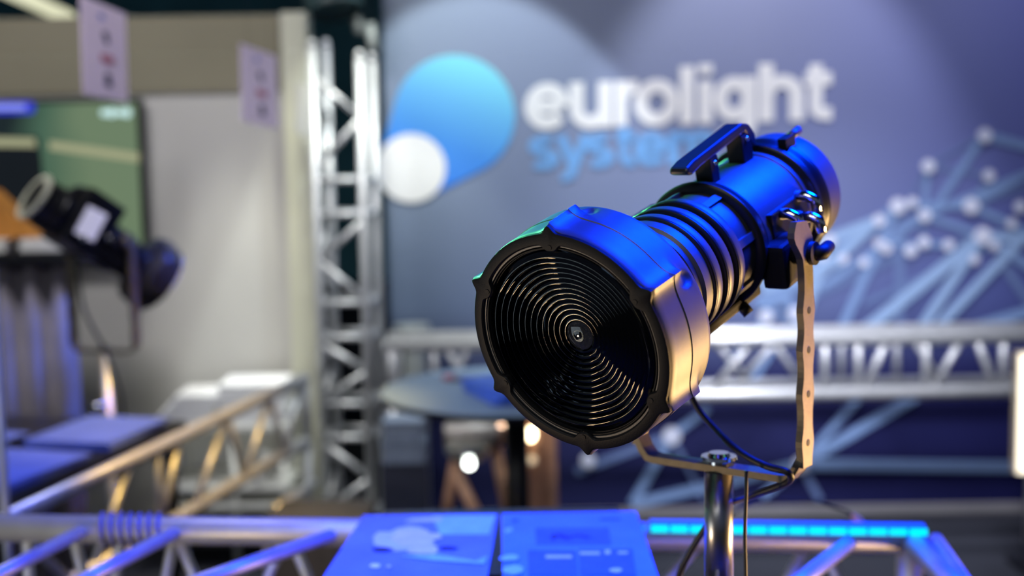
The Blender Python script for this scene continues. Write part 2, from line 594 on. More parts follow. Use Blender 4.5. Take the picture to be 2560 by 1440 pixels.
def build_spotlight(O, W, S, label, group, base_loc, arm_drop, arm_a=0.111, detail=True, full=True, yoke_dir=None, pivot=0.322, bar=1.0):
    """O lens centre, W axis towards the rear, S scale"""
    paint, paint2 = (PAINTS if detail else (handlem, blackg))
    W = W.normalized()
    E = (V((0, 0, 1)) - W * W.z).normalized()
    R = W.cross(E).normalized()
    seg = 300 if detail else 64
    t = thing('spotlight', label, 'spotlight', base_loc, group)

    def pt(u, v, w_):
        return O + (R * u + E * v + W * w_) * S

    def lb(prof, rf=None, sg=None, close=False):
        return lathe_bm([(r * S, w_ * S) for r, w_ in prof], O, E, R, W, sg or seg, (lambda r, w_, th: rf(r / S, w_ / S, th) * S) if rf else None, close=close)

    def lugd(th):
        k = round(th / (PI / 3))
        return th - k * PI / 3

    def ringr(r, w_, th):
        if r < 0.106:
            return r
        d = lugd(th)
        fade = 1.0 if w_ < 0.050 else max(0.0, 1 - (w_ - 0.050) / 0.012)
        fade = fade * fade * (3 - 2 * fade)
        ridge = 0.0098 * fade * (0.75 * math.exp(-abs(d) / 0.040) + 0.25 * math.exp(-(d / 0.11) ** 2))
        e_ = math.hypot((d - 0.075) / 0.075, (w_ - 0.058) / 0.013)
        dip = -0.0028 * max(0.0, 1 - e_ ** 4)
        return r + ridge + dip
    prof = [(0.1025, 0.004), (0.1035, 0.0), (0.1135, 0.0), (0.1165, 0.0012), (0.118, 0.004), (0.118, 0.012), (0.1185, 0.02), (0.119, 0.03), (0.1194, 0.0375), (0.1203, 0.0382), (0.1203, 0.042), (0.1203, 0.045),
            (0.1203, 0.048), (0.1203, 0.050), (0.1203, 0.052), (0.1203, 0.054), (0.1203, 0.056), (0.1203, 0.058), (0.1203, 0.060), (0.1203, 0.062), (0.1203, 0.064), (0.1203, 0.066), (0.1203, 0.068), (0.1203, 0.0705), (0.1203, 0.0712), (0.1195, 0.0755), (0.116, 0.078), (0.095, 0.086), (0.078, 0.092), (0.062, 0.094)]
    o = link('front_ring', lb(prof, ringr), paint, t)
    set_smooth(o, 40)
    # black face with scalloped inner lip
    def facer(r, w_, th):
        d = lugd(th)
        if r > 0.108:
            return r + 0.0085 * math.exp(-(abs(d) / 0.05) ** 2)
        return r - 0.007 * math.exp(-(abs(d) / 0.09) ** 4)
    o = link('lens_bezel', lb([(0.1055, 0.0045), (0.1055, -0.002), (0.107, -0.0035), (0.114, -0.0035), (0.1168, -0.002), (0.1175, 0.001), (0.112, 0.0035)], facer, close=True), black, t)
    set_smooth(o, 40)
    o['label'] = 'matt black scalloped face ring'
    for k in range(6):
        th = k * PI / 3
        c = pt(0.1035 * math.sin(th), 0.1035 * math.cos(th), 0)
        s_ = link('screw', lathe_bm([(0.0001, -0.0042 * S), (0.0026 * S, -0.0042 * S), (0.003 * S, -0.003 * S), (0.003 * S, 0.002 * S)], c, E, R, W, 12), black, t)
    # retaining ring
    o = link('retaining_ring', lb([(0.1030, 0.005), (0.1018, 0.0), (0.1008, 0.0), (0.1002, 0.003), (0.0995, 0.003), (0.0990, 0.008), (0.1030, 0.012)], close=True), black, t)
    set_smooth(o, 30)

    # fresnel lens
    def dish(r):
        return 0.004 + 0.020 * (1 - (r / 0.095) ** 1.6)
    prof = [(0.0, dish(0) - 0.006)]
    rc = 0.017
    for k in range(1, 7):
        r = rc * k / 6
        prof.append((r, dish(rc) - 0.006 * (1 - (k / 6) ** 2) + 0.0))
    n = 13
    dr = (0.0975 - rc) / n
    for k in range(n):
        r0 = rc + k * dr
        h = 0.0030 + 0.00014 * k
        prof.append((r0 + 0.0003, dish(r0) - h))
        prof.append((r0 + dr * 0.15, dish(r0) - h * 1.0))
        prof.append((r0 + dr * 0.45, dish(r0 + dr * .45) - h * 0.62))
        prof.append((r0 + dr * 0.75, dish(r0 + dr * .75) - h * 0.2))
        prof.append((r0 + dr * 0.97, dish(r0 + dr)))
    prof += [(0.0985, 0.006), (0.0985, 0.030), (0.05, 0.032), (0.0, 0.033)]
    o = link('fresnel_lens', lb(prof), glassm, t)
    set_smooth(o, 28)
    o['label'] = 'dark ribbed fresnel lens'
    stip = mat('stippled_glass', (0.02, 0.02, 0.022), 0.12, 0, ior=1.7, bump=1.0, bscale=900, bdist=0.004, coat=1.0, noise=0.1)
    o = link('lens_centre', lb([(0.0, dish(0) - 0.0066), (0.006, dish(0.006) - 0.0062), (0.012, dish(0.012) - 0.0046), (0.0155, dish(0.0155) - 0.0026), (0.0155, dish(0.0155) + 0.002)]), stip, t)
    set_smooth(o, 60)
    # dark lining behind the lens
    o = link('tube_lining', lb([(0.099, 0.034), (0.07, 0.05), (0.062, 0.11), (0.058, 0.25), (0.0, 0.25)]), black, t)
    # zoom tube with fins and three ribs
    prof = [(0.060, 0.088), (0.066, 0.090), (0.066, 0.118)]
    wv = 0.118
    for k in range(6):
        prof += [(0.066, wv), (0.0605, wv + 0.0005), (0.0605, wv + 0.0030), (0.066, wv + 0.0038)]
        wv += 0.0058
    prof += [(0.067, 0.157), (0.0705, 0.160)]
    o = link('zoom_tube', lb(prof + [(0.0705, 0.176), (0.066, 0.178), (0.066, 0.30), (0.05, 0.30)]), paint2, t)
    set_smooth(o, 35)
    for k, w0 in enumerate((0.176, 0.202, 0.229)):
        rb = 0.0735
        o = link('rubber_rib', lb([(0.065, w0), (rb - 0.001, w0), (rb, w0 + 0.001), (rb, w0 + 0.0045), (rb - 0.001, w0 + 0.0055), (0.065, w0 + 0.0055)], close=True), blackg, t)
        set_smooth(o, 50)
        o = link('zoom_band', lb([(0.065, w0 + 0.0056), (0.0712, w0 + 0.0056), (0.0722, w0 + 0.0075), (0.0722, w0 + 0.0165), (0.071, w0 + 0.0190), (0.065, w0 + 0.0190)], close=True), paint2, t)
        set_smooth(o, 50)
    # longitudinal rails on the tube
    for a in (-70, -20, 25, 75, 125, 200):
        th = math.radians(a)
        n_ = (R * math.sin(th) + E * math.cos(th))
        tg = W.cross(n_)
        Rm = Matrix((tg, W, n_)).transposed()
        link('guide_rail', box_bm(O + (n_ * 0.067 + W * 0.266) * S, 0.010 * S, 0.040 * S, 0.007 * S, Rm, 0.0012 * S), paint2, t)
    o = link('barrel_flange', lb([(0.06, 0.284), (0.074, 0.284), (0.0775, 0.287), (0.0775, 0.293), (0.0745, 0.296), (0.0745, 0.303), (0.071, 0.306), (0.06, 0.306)], close=True), blackg, t)
    set_smooth(o, 45)
    o = link('barrel', lb([(0.05, 0.30), (0.0705, 0.306), (0.0715, 0.31), (0.0715, 0.415), (0.0735, 0.417), (0.0735, 0.435), (0.05, 0.435)]), paint2, t)
    set_smooth(o, 30)
    o = link('rear_clamp_ring', lb([(0.06, 0.427), (0.0785, 0.427), (0.0808, 0.429), (0.0808, 0.4365), (0.078, 0.439), (0.078, 0.446), (0.0808, 0.449), (0.0808, 0.458), (0.078, 0.460), (0.06, 0.460)], close=True), blackg, t)
    set_smooth(o, 45)
    o = link('rear_cap', lb([(0.06, 0.459), (0.076, 0.460), (0.0765, 0.464), (0.0765, 0.496), (0.074, 0.503), (0.066, 0.507), (0.0, 0.509)]), paint2, t)
    set_smooth(o, 35)
    link('ring_clip', box_bm(pt(0.034, 0.077, 0.454), 0.012 * S, 0.014 * S, 0.026 * S, Matrix((R, E, W)).transposed(), 0.002 * S), black, t)
    c_ = tube('clip_screw', [pt(0.034, 0.080, 0.462), pt(0.038, 0.084, 0.482)], 0.0055 * S, paint2, t)
    # handle
    h = link('handle', poly_bm([pt(-0.012, v_, w_) for w_, v_ in ((0.252, 0.098), (0.254, 0.105), (0.272, 0.109), (0.392, 0.118), (0.408, 0.113), (0.420, 0.098), (0.420, 0.084), (0.409, 0.084), (0.396, 0.106), (0.285, 0.098), (0.262, 0.094))], 0.024 * S, R), handlem, t)
    md = h.modifiers.new('bevel', 'BEVEL'); md.width = 0.003 * S; md.segments = 2; md.limit_method = 'ANGLE'
    link('handle_post', box_bm(pt(0.001, 0.084, 0.314), 0.022 * S, 0.034 * S, 0.018 * S, Matrix((R, E, W)).transposed(), 0.002 * S), black, t)
    link('handle_post', box_bm(pt(0.001, 0.086, 0.396), 0.022 * S, 0.036 * S, 0.024 * S, Matrix((R, E, W)).transposed(), 0.002 * S), black, t)
    tube('handle_bolt', [pt(0.010, 0.093, 0.314), pt(0.0145, 0.093, 0.314)], 0.0028 * S, chrome, t)
    tube('handle_bolt', [pt(0.010, 0.098, 0.396), pt(0.0145, 0.098, 0.396)], 0.0028 * S, chrome, t)
    # side plate with shutter levers
    Rm = Matrix((R, E, W)).transposed()
    link('side_plate', box_bm(pt(0.0690, -0.002, 0.366), 0.008 * S, 0.062 * S, 0.094 * S, Rm, 0.002 * S), blackg, t)
    for (v_, w_, dv) in ((0.022, 0.344, 1), (0.028, 0.392, 1), (0.000, 0.398, 1)):
        k = link('shutter_lever', tube_bm([pt(0.07, v_, w_), pt(0.083, v_ + 0.001, w_), pt(0.092, v_ - 0.004, w_ + 0.001), pt(0.094, v_ - 0.018, w_ + 0.001)], 0.0068 * S, 12), chrome, t)
        for f in k.data.polygons:
            f.use_smooth = True
    # pivot block and tilt knobs
    PV = O + W * pivot * S
    link('pivot_block', box_bm(PV + R * 0.080 * S - E * 0.026 * S, 0.030 * S, 0.052 * S, 0.056 * S, Rm, 0.006 * S), black, t)
    link('pivot_block', box_bm(PV - R * 0.088 * S, 0.034 * S, 0.060 * S, 0.060 * S, Rm, 0.004 * S), black, t)
    link('focus_rail', box_bm(pt(0.030, -0.069, 0.250), 0.018 * S, 0.012 * S, 0.17 * S, Rm, 0.003 * S), black, t)
    tube('focus_knob', [pt(0.036, -0.072, 0.290), pt(0.044, -0.082, 0.290)], 0.007 * S, black, t)
    # yoke
    Hf = V((W.x, W.y, 0)).normalized() if yoke_dir is None else yoke_dir
    Rh = V((Hf.y, -Hf.x, 0))
    ya = arm_a * S
    half = 0.0125 * S * bar
    zb = PV.z - arm_drop
    for sgn in (1, -1):
        c0 = PV + Rh * ya * sgn
        nn = 46
        bm = bmesh.new()
        Lp, Rp = [], []
        for i in range(nn + 1):
            f_ = i / nn
            z_ = c0.z + 0.022 * S - f_ * (c0.z + 0.022 * S - (zb + 0.02 * S))
            sway = Hf * (-0.020 * S * math.exp(-(f_ / 0.13) ** 2) )
            hole = (0.36, 0.52, 0.70, 0.9)
            ww = half * (0.92 + 0.30 * sum(math.exp(-((f_ - h_) / 0.045) ** 2) for h_ in hole))
            if f_ < 0.17:
                ww = half * (0.75 + 1.1 * math.exp(-((f_ - 0.07) / 0.06) ** 2))
            c = V((c0.x, c0.y, z_)) + sway
            Lp.append(c - Hf * ww)
            Rp.append(c + Hf * ww)
        th_ = 0.0042 * S * bar
        A_ = [bm.verts.new(q + Rh * th_ / 1) for q in Lp]
        B_ = [bm.verts.new(q + Rh * th_ / 1) for q in Rp]
        C_ = [bm.verts.new(q - Rh * th_ / 1) for q in Lp]
        D_ = [bm.verts.new(q - Rh * th_ / 1) for q in Rp]
        for i in range(nn):
            for a_, b_ in ((A_, B_), (B_, D_), (D_, C_), (C_, A_)):
                bm.faces.new((a_[i], b_[i], b_[i + 1], a_[i + 1]))
        bm.faces.new((A_[0], C_[0], D_[0], B_[0]))
        bm.faces.new((A_[-1], B_[-1], D_[-1], C_[-1]))
        bmesh.ops.recalc_face_normals(bm, faces=bm.faces[:])
        arm = link('yoke_arm', bm, yokem, t)
        if detail:
            for h_ in hole:
                z_ = c0.z + 0.022 * S - h_ * (c0.z + 0.022 * S - (zb + 0.02 * S))
                c = V((c0.x, c0.y, z_))
                bmh = tube_bm([c + Rh * (th_ + 0.0004), c - Rh * (th_ + 0.0004)], 0.0042 * S, 12)
                link('slot_hole', bmh, black, arm)
    # yoke bottom, dished down in the middle
    bm = bmesh.new()
    rows = []
    th_ = 0.0042 * S
    path = []
    dp = 0.022 * S
    for i in range(25):
        u = -1 + 2 * i / 24
        x_ = ya * (abs(u) ** 0.9) * (1 if u > 0 else -1)
        z_ = zb + 0.026 * S * max(0, (abs(u) - 0.80) / 0.20) ** 1.6 + 0.004 * S
        path.append(V((PV.x, PV.y, 0)) + Rh * x_ + V((0, 0, z_)))
    for i, c in enumerate(path):
        tt = (path[min(24, i + 1)] - path[max(0, i - 1)]).normalized()
        nn_ = tt.cross(Hf).normalized()
        rows.append([bm.verts.new(c + Hf * half * a_ + nn_ * th_ * b_) for a_, b_ in ((-1, -1), (1, -1), (1, 1), (-1, 1))])
    for i in range(24):
        for k in range(4):
            bm.faces.new((rows[i][k], rows[i][(k + 1) % 4], rows[i + 1][(k + 1) % 4], rows[i + 1][k]))
    bm.faces.new(rows[0]); bm.faces.new(rows[-1][::-1])
    bmesh.ops.recalc_face_normals(bm, faces=bm.faces[:])
    link('yoke_base', bm, yokem, t)
    # tilt knobs
    k0 = PV + R * (arm_a - 0.02) * S
    k = tube('tilt_knob', [k0 - E * 0.016 * S, k0 - E * 0.016 * S + R * 0.030 * S], 0.0135 * S, black, t, 20)
    kk = PV + R * (arm_a + 0.004) * S - E * 0.018 * S
    tube('tilt_lever', [kk, kk + (R * 0.010 + W * 0.010) * S, kk + (R * 0.008 + W * 0.030) * S], [0.0085 * S, 0.009 * S, 0.0075 * S], black, t)
    tube('tilt_knob', [PV - R * (arm_a - 0.02) * S, PV - R * (arm_a + 0.03) * S], 0.017 * S, black, t, 20)
    top = V((PV.x, PV.y, zb + 0.004 * S + th_))
    # bolt through the yoke
    o = link('yoke_bolt', lathe_bm([(0.0001, 0.014 * S), (0.012 * S, 0.014 * S), (0.014 * S, 0.010 * S), (0.021 * S, 0.010 * S), (0.0215 * S, 0.006 * S), (0.012 * S, 0.004 * S), (0.012 * S, 0), (0.0001, 0)], top, V((1, 0, 0)), V((0, 1, 0)), V((0, 0, 1)), 28), chrome, t)
    set_smooth(o, 30)
    return t, PV, zb


P0 = FIX + AX * 0.322
ZB = P0.z - 0.281
spot, PV, zb = build_spotlight(FIX, AX, 1.0, 'large black spotlight with ribbed fresnel lens, sharp in front on a steel pole', None, V((P0.x, P0.y, ZB)), 0.281)

# ---- stand pole of the big spotlight
st = thing('light_stand', 'thick polished steel pole with collar holding the large spotlight', 'light stand', V((P0.x, P0.y, 0)))
XY = V((P0.x, P0.y, 0))
tube('pole', [XY + V((0, 0, 0.955)), XY + V((0, 0, zb - 0.0005))], 0.0172, steel, st, 40)
o = link('collar', lathe_bm([(0.0172, 0.958), (0.024, 0.956), (0.0265, 0.950), (0.0265, 0.925), (0.022, 0.915), (0.022, 0.86), (0.0172, 0.86)], XY, V((1, 0, 0)), V((0, 1, 0)), V((0, 0, 1)), 32), chrome, st)
set_smooth(o, 40)
tube('lower_pole', [XY + V((0, 0, 0.02)), XY + V((0, 0, 0.956))], 0.021, steel, st, 32)
o = link('base_plate', lathe_bm([(0.0001, 0.0), (0.2, 0.0), (0.2, 0.014), (0.19, 0.02), (0.0001, 0.02)], XY, V((1, 0, 0)), V((0, 1, 0)), V((0, 0, 1)), 48), blackg, st)
tube('locking_lever', [XY + V((0.02, 0, 0.93)), XY + V((0.05, -0.01, 0.935)), XY + V((0.075, -0.015, 0.95))], 0.004, chrome, st)


def smooth_path(pts, n=8):
    pts = [V(p) for p in pts]
    out = []
    for i in range(len(pts) - 1):
        a = pts[max(0, i - 1)]; b = pts[i]; c = pts[i + 1]; d = pts[min(len(pts) - 1, i + 2)]
        for k in range(n):
            t = k / n
            out.append(0.5 * ((2 * b) + (c - a) * t + (2 * a - 5 * b + 4 * c - d) * t * t + (3 * b - a - 3 * c + d) * t ** 3))
    out.append(pts[-1])
    return out


def cable(name, pts, r, m, label, n=8):
    pp = smooth_path(pts, n)
    o = link(name, tube_bm(pp, r, 10), m, origin=pp[-1])
    for f in o.data.polygons:
        f.use_smooth = len(f.vertices) == 4
    return tag(o, label, 'cable')


cable('power_cable', [P(1700, 900, 1.66), P(1735, 1005, 1.66), P(1790, 1075, 1.64), P(1850, 1130, 1.60), P(1915, 1165, 1.575), P(1968, 1180, 1.56), P(1975, 1200, 1.57), P(1940, 1218, 1.59), P(1880, 1240, 1.62), P(1800, 1275, 1.68), P(1720, 1390, 1.72), P(1690, 1480, 1.74), P(1680, 1700, 1.75)],
      0.0042, rubber, 'black power cable looping from the large spotlight past its pole')
cable('safety_cord', [P(1866, 1176, 1.57), P(1865, 1240, 1.57), P(1862, 1340, 1.575), P(1864, 1450, 1.58), P(1864, 1560, 1.585)], 0.0022, rubber, 'thin black cord hanging straight down beside the steel pole')


# ================================================================== TRUSSES
def tb(name, a, b, r, t, m=None):
    return tube(name, [a, b], r, m or alu, t, 14)


# ---- foreground truss table
ZT = 1.5 - 0.665
YF = 2.29
YN = YF - 0.345
tr = thing('truss', 'box truss in front running the full width under the booklets', 'truss', V((-0.2, (YF + YN) / 2, 0)))
xe = 0.0
q = PY(2265, 1375, YF)
xe = q.x
xl = -1.35
LOW = 0.24


def G(t):
    return V((t[0], t[1] - 0.102 * (t[0] + 0.35), t[2]))


YAW = Matrix.Rotation(-math.atan(0.102), 3, 'Z')
for yy in (YF, YN):
    for zz in (ZT, ZT - LOW):
        tb('chord', G((xl, yy, zz)), G((xe, yy, zz)), 0.024, tr)
for yy in (YF, YN):
    tb('end_post', G((xe - 0.024, yy, ZT - LOW)), G((xe - 0.024, yy, ZT)), 0.022, tr)
    tb('leg', G((xe - 0.024, yy, 0)), G((xe - 0.024, yy, ZT - LOW)), 0.024, tr)
    tb('leg', G((-1.2, yy, 0)), G((-1.2, yy, ZT - LOW)), 0.024, tr)
tb('end_post', G((xe - 0.024, YN, ZT)), G((xe - 0.024, YF, ZT)), 0.018, tr)


def fx(px, y=1350):
    return PY(px, y, YF).x


for a, b in ((200, -130), (440, 120), (850, 380), (2100, 1890), (2290, 2560)):
    xa = fx(a)
    xb = PY(b, 1528, YN).x
    xb = min(xb, xe - 0.02)
    tb('brace', G((xa, YF, ZT)), G((xb, YN, ZT)), 0.012 if a < 2000 else 0.013, tr)
for a, b in ((40, 40), (160, 230), (290, 230), (430, 350), (430, 560), (720, 560), (720, 860), (1130, 860), (1130, 1450), (1750, 1450), (2000, 1800), (2020, 2180), (2270, 2180)):
    tb('brace', G((fx(a), YF, ZT)), G((fx(b), YF, ZT - LOW)), 0.010, tr)
# cable wound on the chord
bm = bmesh.new()
pts = []
x0, x1 = fx(235), fx(405)
N = 150
for i in range(N + 1):
    a = i / N * 2 * PI * 7
    pts.append(G((x0 + (x1 - x0) * i / N, YF + 0.0275 * math.cos(a), ZT + 0.0275 * math.sin(a))))
o = link('coiled_cable', tube_bm(pts, 0.0032, 8), mat('grey_blue_cable', (0.25, 0.25, 0.45), 0.35, noise=0.1), origin=pts[0], smooth=True)
tag(o, 'thin cable wound in coils around the front truss tube', 'cable')
# LED strip lying along the chord
led = thing('led_strip', 'cyan glowing light strip along the front truss beside the pole', 'light strip', G((fx(1990), YF, ZT + 0.025)))
xa, xb = fx(1612), xe - 0.003
link('housing', box_bm(G(((xa + xb) / 2, YF - 0.014, ZT + 0.0225)), xb - xa, 0.030, 0.015, YAW, 0.001), mat('led_housing', (0.01, 0.08, 0.3), 0.4, emit=(0.0, 0.14, 0.8), estr=0.6, noise=0.05), led)
nd = 14
for i in range(nd):
    a = xa + (xb - xa) * (i + 0.06) / nd
    b = xa + (xb - xa) * (i + 0.94) / nd
    link('diode_segment', box_bm(G(((a + b) / 2, YF - 0.030, ZT + 0.0225)), b - a, 0.003, 0.011, YAW), mat('led_cyan', (0.0, 0.5, 0.5), 0.4, emit=(0.0, 0.75, 0.62), estr=1.2, noise=0.05), led)

# ---- shelf board and booklets
ZP = 1.5 - 0.62
bd = tag(link('shelf_board', box_bm((P(1250, 1300, 2.1).x - 0.0, 2.10, ZT + 0.024 + 0.008), 0.40, 0.36, 0.016, bev=0.002), blackg, origin=V((0, 2.10, ZT + 0.024))), 'black board lying on the front truss under the two booklets', 'board')
ZS = ZT + 0.024 + 0.016


def on_plane(px, py, z):
    d = P(px, py, 1.0) - EYE
    return EYE + d * ((z - EYE.z) / d.z)


bluep = mat('booklet_blue', (0.16, 0.24, 0.50), 0.5, noise=0.18, nscale=9)
bluep2 = mat('booklet_blue_right', (0.10, 0.26, 0.55), 0.5, noise=0.1, nscale=12)
pale = mat('booklet_pale_print', (0.62, 0.66, 0.85), 0.5, noise=0.1, nscale=25)
creamp = mat('booklet_cream_print', (0.75, 0.70, 0.55), 0.5, noise=0.1, nscale=40)
darkp = mat('booklet_dark_print', (0.01, 0.02, 0.05), 0.5, noise=0.15)
midp = mat('booklet_mid_print', (0.05, 0.14, 0.33), 0.5, noise=0.1)
cyanp = mat('booklet_cyan_print', (0.32, 0.62, 0.9), 0.5, noise=0.1)


def booklet(name, corners, m, label, prints):
    zt = ZS + 0.004
    cs = [on_plane(x, y, zt) for x, y in corners]
    org = sum(cs, V((0, 0, 0))) / 4
    t = thing(name, label, 'booklet', V((org.x, org.y, ZS)), None)
    for i in range(2):
        zz = ZS + 0.0002 + i * 0.0019
        link('sheet' if i == 0 else 'cover', poly_bm([V((c.x + random.uniform(-1, 1) * 0.0006, c.y, zz)) for c in cs], 0.0018, (0, 0, 1)), m if i else cream, t)
    zc = ZS + 0.004
    for j, (out, mm) in enumerate(prints):
        link('print', poly_bm([V((*on_plane(x, y, zc).xy, zc + 0.0002 * j)) for x, y in out], 0.0002, (0, 0, 1)), mm, t)
    return t


random.seed(3)


def blob(cx, cy, rx, ry, n=18, j=0.2):
    return [(cx + rx * math.cos(2 * PI * k / n) * (1 + random.uniform(-j, j)), cy + ry * math.sin(2 * PI * k / n) * (1 + random.uniform(-j, j))) for k in range(n)]


def rect(x0, y0, x1, y1, s=0.0):
    return [(x0, y0), (x1, y0), (x1 + s, y1), (x0 + s * 0.4, y1)]


booklet('booklet', [(908, 1288), (1244, 1284), (1212, 1468), (790, 1468)], bluep, 'booklet lying left with pale blotchy picture on a blue cover', [
    ([(1080, 1290), (1240, 1287), (1222, 1336), (1100, 1336)], cyanp), ([(1030, 1297), (1110, 1292), (1100, 1304), (1010, 1305)], pale),
    (blob(1010, 1350, 75, 30, 18, .25), pale), (blob(1040, 1345, 55, 22, 16, .25), creamp), (blob(1060, 1375, 40, 14, 14, .2), creamp), (blob(955, 1375, 26, 6, 12, .2), darkp), (blob(1120, 1372, 24, 5, 12, .2), darkp),
    ([(1000, 1392), (1090, 1388), (1190, 1405), (1220, 1392), (1210, 1412), (1090, 1404)], cyanp), (blob(938, 1417, 13, 6, 12, .1), white), (blob(972, 1419, 6, 4, 10, .1), pale)])
booklet('booklet', [(1254, 1284), (1590, 1278), (1654, 1468), (1257, 1468)], bluep2, 'booklet lying right with dark squiggle in a box on a blue cover', [
    (rect(1338, 1320, 1522, 1362, 6), midp), ([(1375, 1338), (1400, 1334), (1420, 1342), (1445, 1336), (1478, 1343), (1470, 1347), (1440, 1341), (1418, 1350), (1395, 1342), (1382, 1352)], darkp),
    (rect(1500, 1294, 1550, 1301), midp), (rect(1280, 1297, 1296, 1304), midp), ([(1262, 1324), (1280, 1320), (1282, 1328), (1264, 1334)], cyanp),
    (rect(1320, 1378, 1440, 1440, 4), midp), (rect(1446, 1374, 1580, 1440, 10), midp), (rect(1364, 1390, 1430, 1398), pale), (rect(1450, 1382, 1500, 1389), pale), (rect(1512, 1378, 1526, 1388), pale), (rect(1545, 1382, 1570, 1388), pale),
    (blob(1275, 1398, 24, 8, 12, .2), cyanp), (blob(1285, 1428, 26, 12, 12, .2), cyanp), (blob(1540, 1430, 18, 6, 10, .2), pale)])

# ---- receding truss on the left
a_n, a_f = P(40, 1288, 2.95), P(762, 944, 4.6)
zt_ = (a_n.z + a_f.z) / 2
dirh = V((a_f.x - a_n.x, a_f.y - a_n.y, 0)).normalized()
side = V((-dirh.y, dirh.x, 0))
far = V((a_f.x, a_f.y, zt_))
near = far - dirh * 1.95
sp_ = 0.215
lt = thing('truss', 'truss running back along the beige wall, yellow light on its top tube', 'truss', V((far.x, far.y, 0)))
for zz in (0, sp_):
    tb('chord', near - V((0, 0, zz)), far - V((0, 0, zz)), 0.0185, lt)
tb('end_post', far, far - V((0, 0, sp_)), 0.016, lt)
tb('leg', far - V((0, 0, sp_)), V((*far.xy, 0)), 0.017, lt)
tb('leg', near - V((0, 0, sp_)), V((*near.xy, 0)), 0.017, lt)
tb('leg_foot', V((*(far + side * 0.15).xy, 0.012)), V((*(far - side * 0.1).xy, 0.012)), 0.012, lt)
tb('leg_foot', V((*(near + side * 0.15).xy, 0.012)), V((*(near - side * 0.1).xy, 0.012)), 0.012, lt)
L = 1.95
for u_, v_ in ((0.03, 0.20), (0.30, 0.20), (0.30, 0.52), (0.62, 0.52), (0.62, 0.86), (0.93, 1.06), (1.06, 1.06), (1.2, 1.4), (1.75, 1.5)):
    tb('brace', far - dirh * u_, far - dirh * v_ - V((0, 0, sp_)), 0.0105, lt)
# lower rail of the truss end
lowr = far - V((0, 0, 0.36)) - side * 0.02
tb('low_rail', lowr, lowr - dirh * 0.35, 0.016, lt)

# upright pale post at the left edge
pq = P(14, 1280, 2.75)
pt_ = thing('upright_post', 'slim pale upright tube at the very left beside the front truss', 'post', V((pq.x, pq.y, 0)))
tb('tube', V((pq.x, pq.y, 0.02)), V((pq.x, pq.y, P(8, 560, 2.75).z)), 0.009, pt_)
link('foot', lathe_bm([(0.0001, 0), (0.08, 0), (0.08, 0.01), (0.06, 0.02), (0.0001, 0.02)], V((pq.x, pq.y, 0)), V((1, 0, 0)), V((0, 1, 0)), V((0, 0, 1)), 24), blackg, pt_)

# ---- tower
TY = 4.85
tw0 = PY(796, 640, TY)
tw = thing('truss_tower', 'upright aluminium truss tower between beige wall and printed backdrop', 'truss', V((tw0.x, TY, 0)))
yaw = math.radians(-9)
ex = V((math.cos(yaw), math.sin(yaw), 0))
ey = V((-math.sin(yaw), math.cos(yaw), 0))
SPT = 0.170
c00 = V((tw0.x, TY, 0))


def tz(py):
    return PY(860, py, TY).z


tops = {(0, 0): 118, (1, 0): 150, (0, 1): 110, (1, 1): 150}
for (i, j), py in tops.items():
    b = c00 + ex * SPT * i + ey * SPT * j
    tb('chord', b + V((0, 0, 0.012)), V((b.x, b.y, tz(py))), 0.0155, tw)
    tube('connector', [V((b.x, b.y, tz(py))), V((b.x, b.y, tz(py) + 0.02)), V((b.x, b.y, tz(py) + 0.03))], [0.0155, 0.014, 0.008], alu, tw)
link('base_plate', box_bm(c00 + ex * SPT / 2 + ey * SPT / 2 + V((0, 0, 0.006)), 0.34, 0.34, 0.012, bev=0.002), alu, tw)
faces = [(c00, ex), (c00 + ey * SPT, ex), (c00, ey), (c00 + ex * SPT, ey)]
for fi, (b, dv) in enumerate(faces):
    for py in (450, 535, 756, 842, 1008, 1092, 1290):
        z_ = tz(py)
        tb('rung', b + V((0, 0, z_)), b + dv * SPT + V((0, 0, z_)), 0.0105, tw)
    if fi % 2:
        continue
    zig = [(190, 0), (295, 1), (420, 0)], [(550, 1), (650, 0), (748, 1)], [(858, 0), (925, 1), (1000, 0)], [(1108, 0), (1192, 1), (1275, 0)]
    for z3 in zig:
        for (p0, s0), (p1, s1) in zip(z3[:-1], z3[1:]):
            if fi % 2:
                s0, s1 = 1 - s0, 1 - s1
            tb('brace', b + dv * SPT * s0 + V((0, 0, tz(p0))), b + dv * SPT * s1 + V((0, 0, tz(p1))), 0.0105, tw)
# blue clamp on the tower
bl = mat('blue_plastic', (0.1, 0.3, 0.7), 0.4, noise=0.05)

# ---- low horizontal truss in front of the backdrop
HY = 4.72
ht = thing('truss', 'low white-lit truss crossing in front of the printed backdrop', 'truss', V((1.0, HY, 0)))
zt2 = PY(1700, 853, HY).z
zb2 = PY(1700, 990, HY).z
x0_, x1_ = PY(958, 870, HY).x, PY(2660, 850, HY).x
for yy, dz in ((HY, 0), (HY + 0.18, 0)):
    tb('chord', V((x0_, yy, zt2)), V((x1_, yy, zt2)), 0.024, ht)
    tb('chord', V((x0_, yy, zb2)), V((x1_, yy, zb2)), 0.024, ht)


def hb(xa, ya_, xb, yb, yy, r=0.010):
    A, B = PY(xa, ya_, yy), PY(xb, yb, yy)
    A.z = zt2 if ya_ < 915 else zb2
    B.z = zt2 if yb < 915 else zb2
    tb('brace', A, B, r, ht)


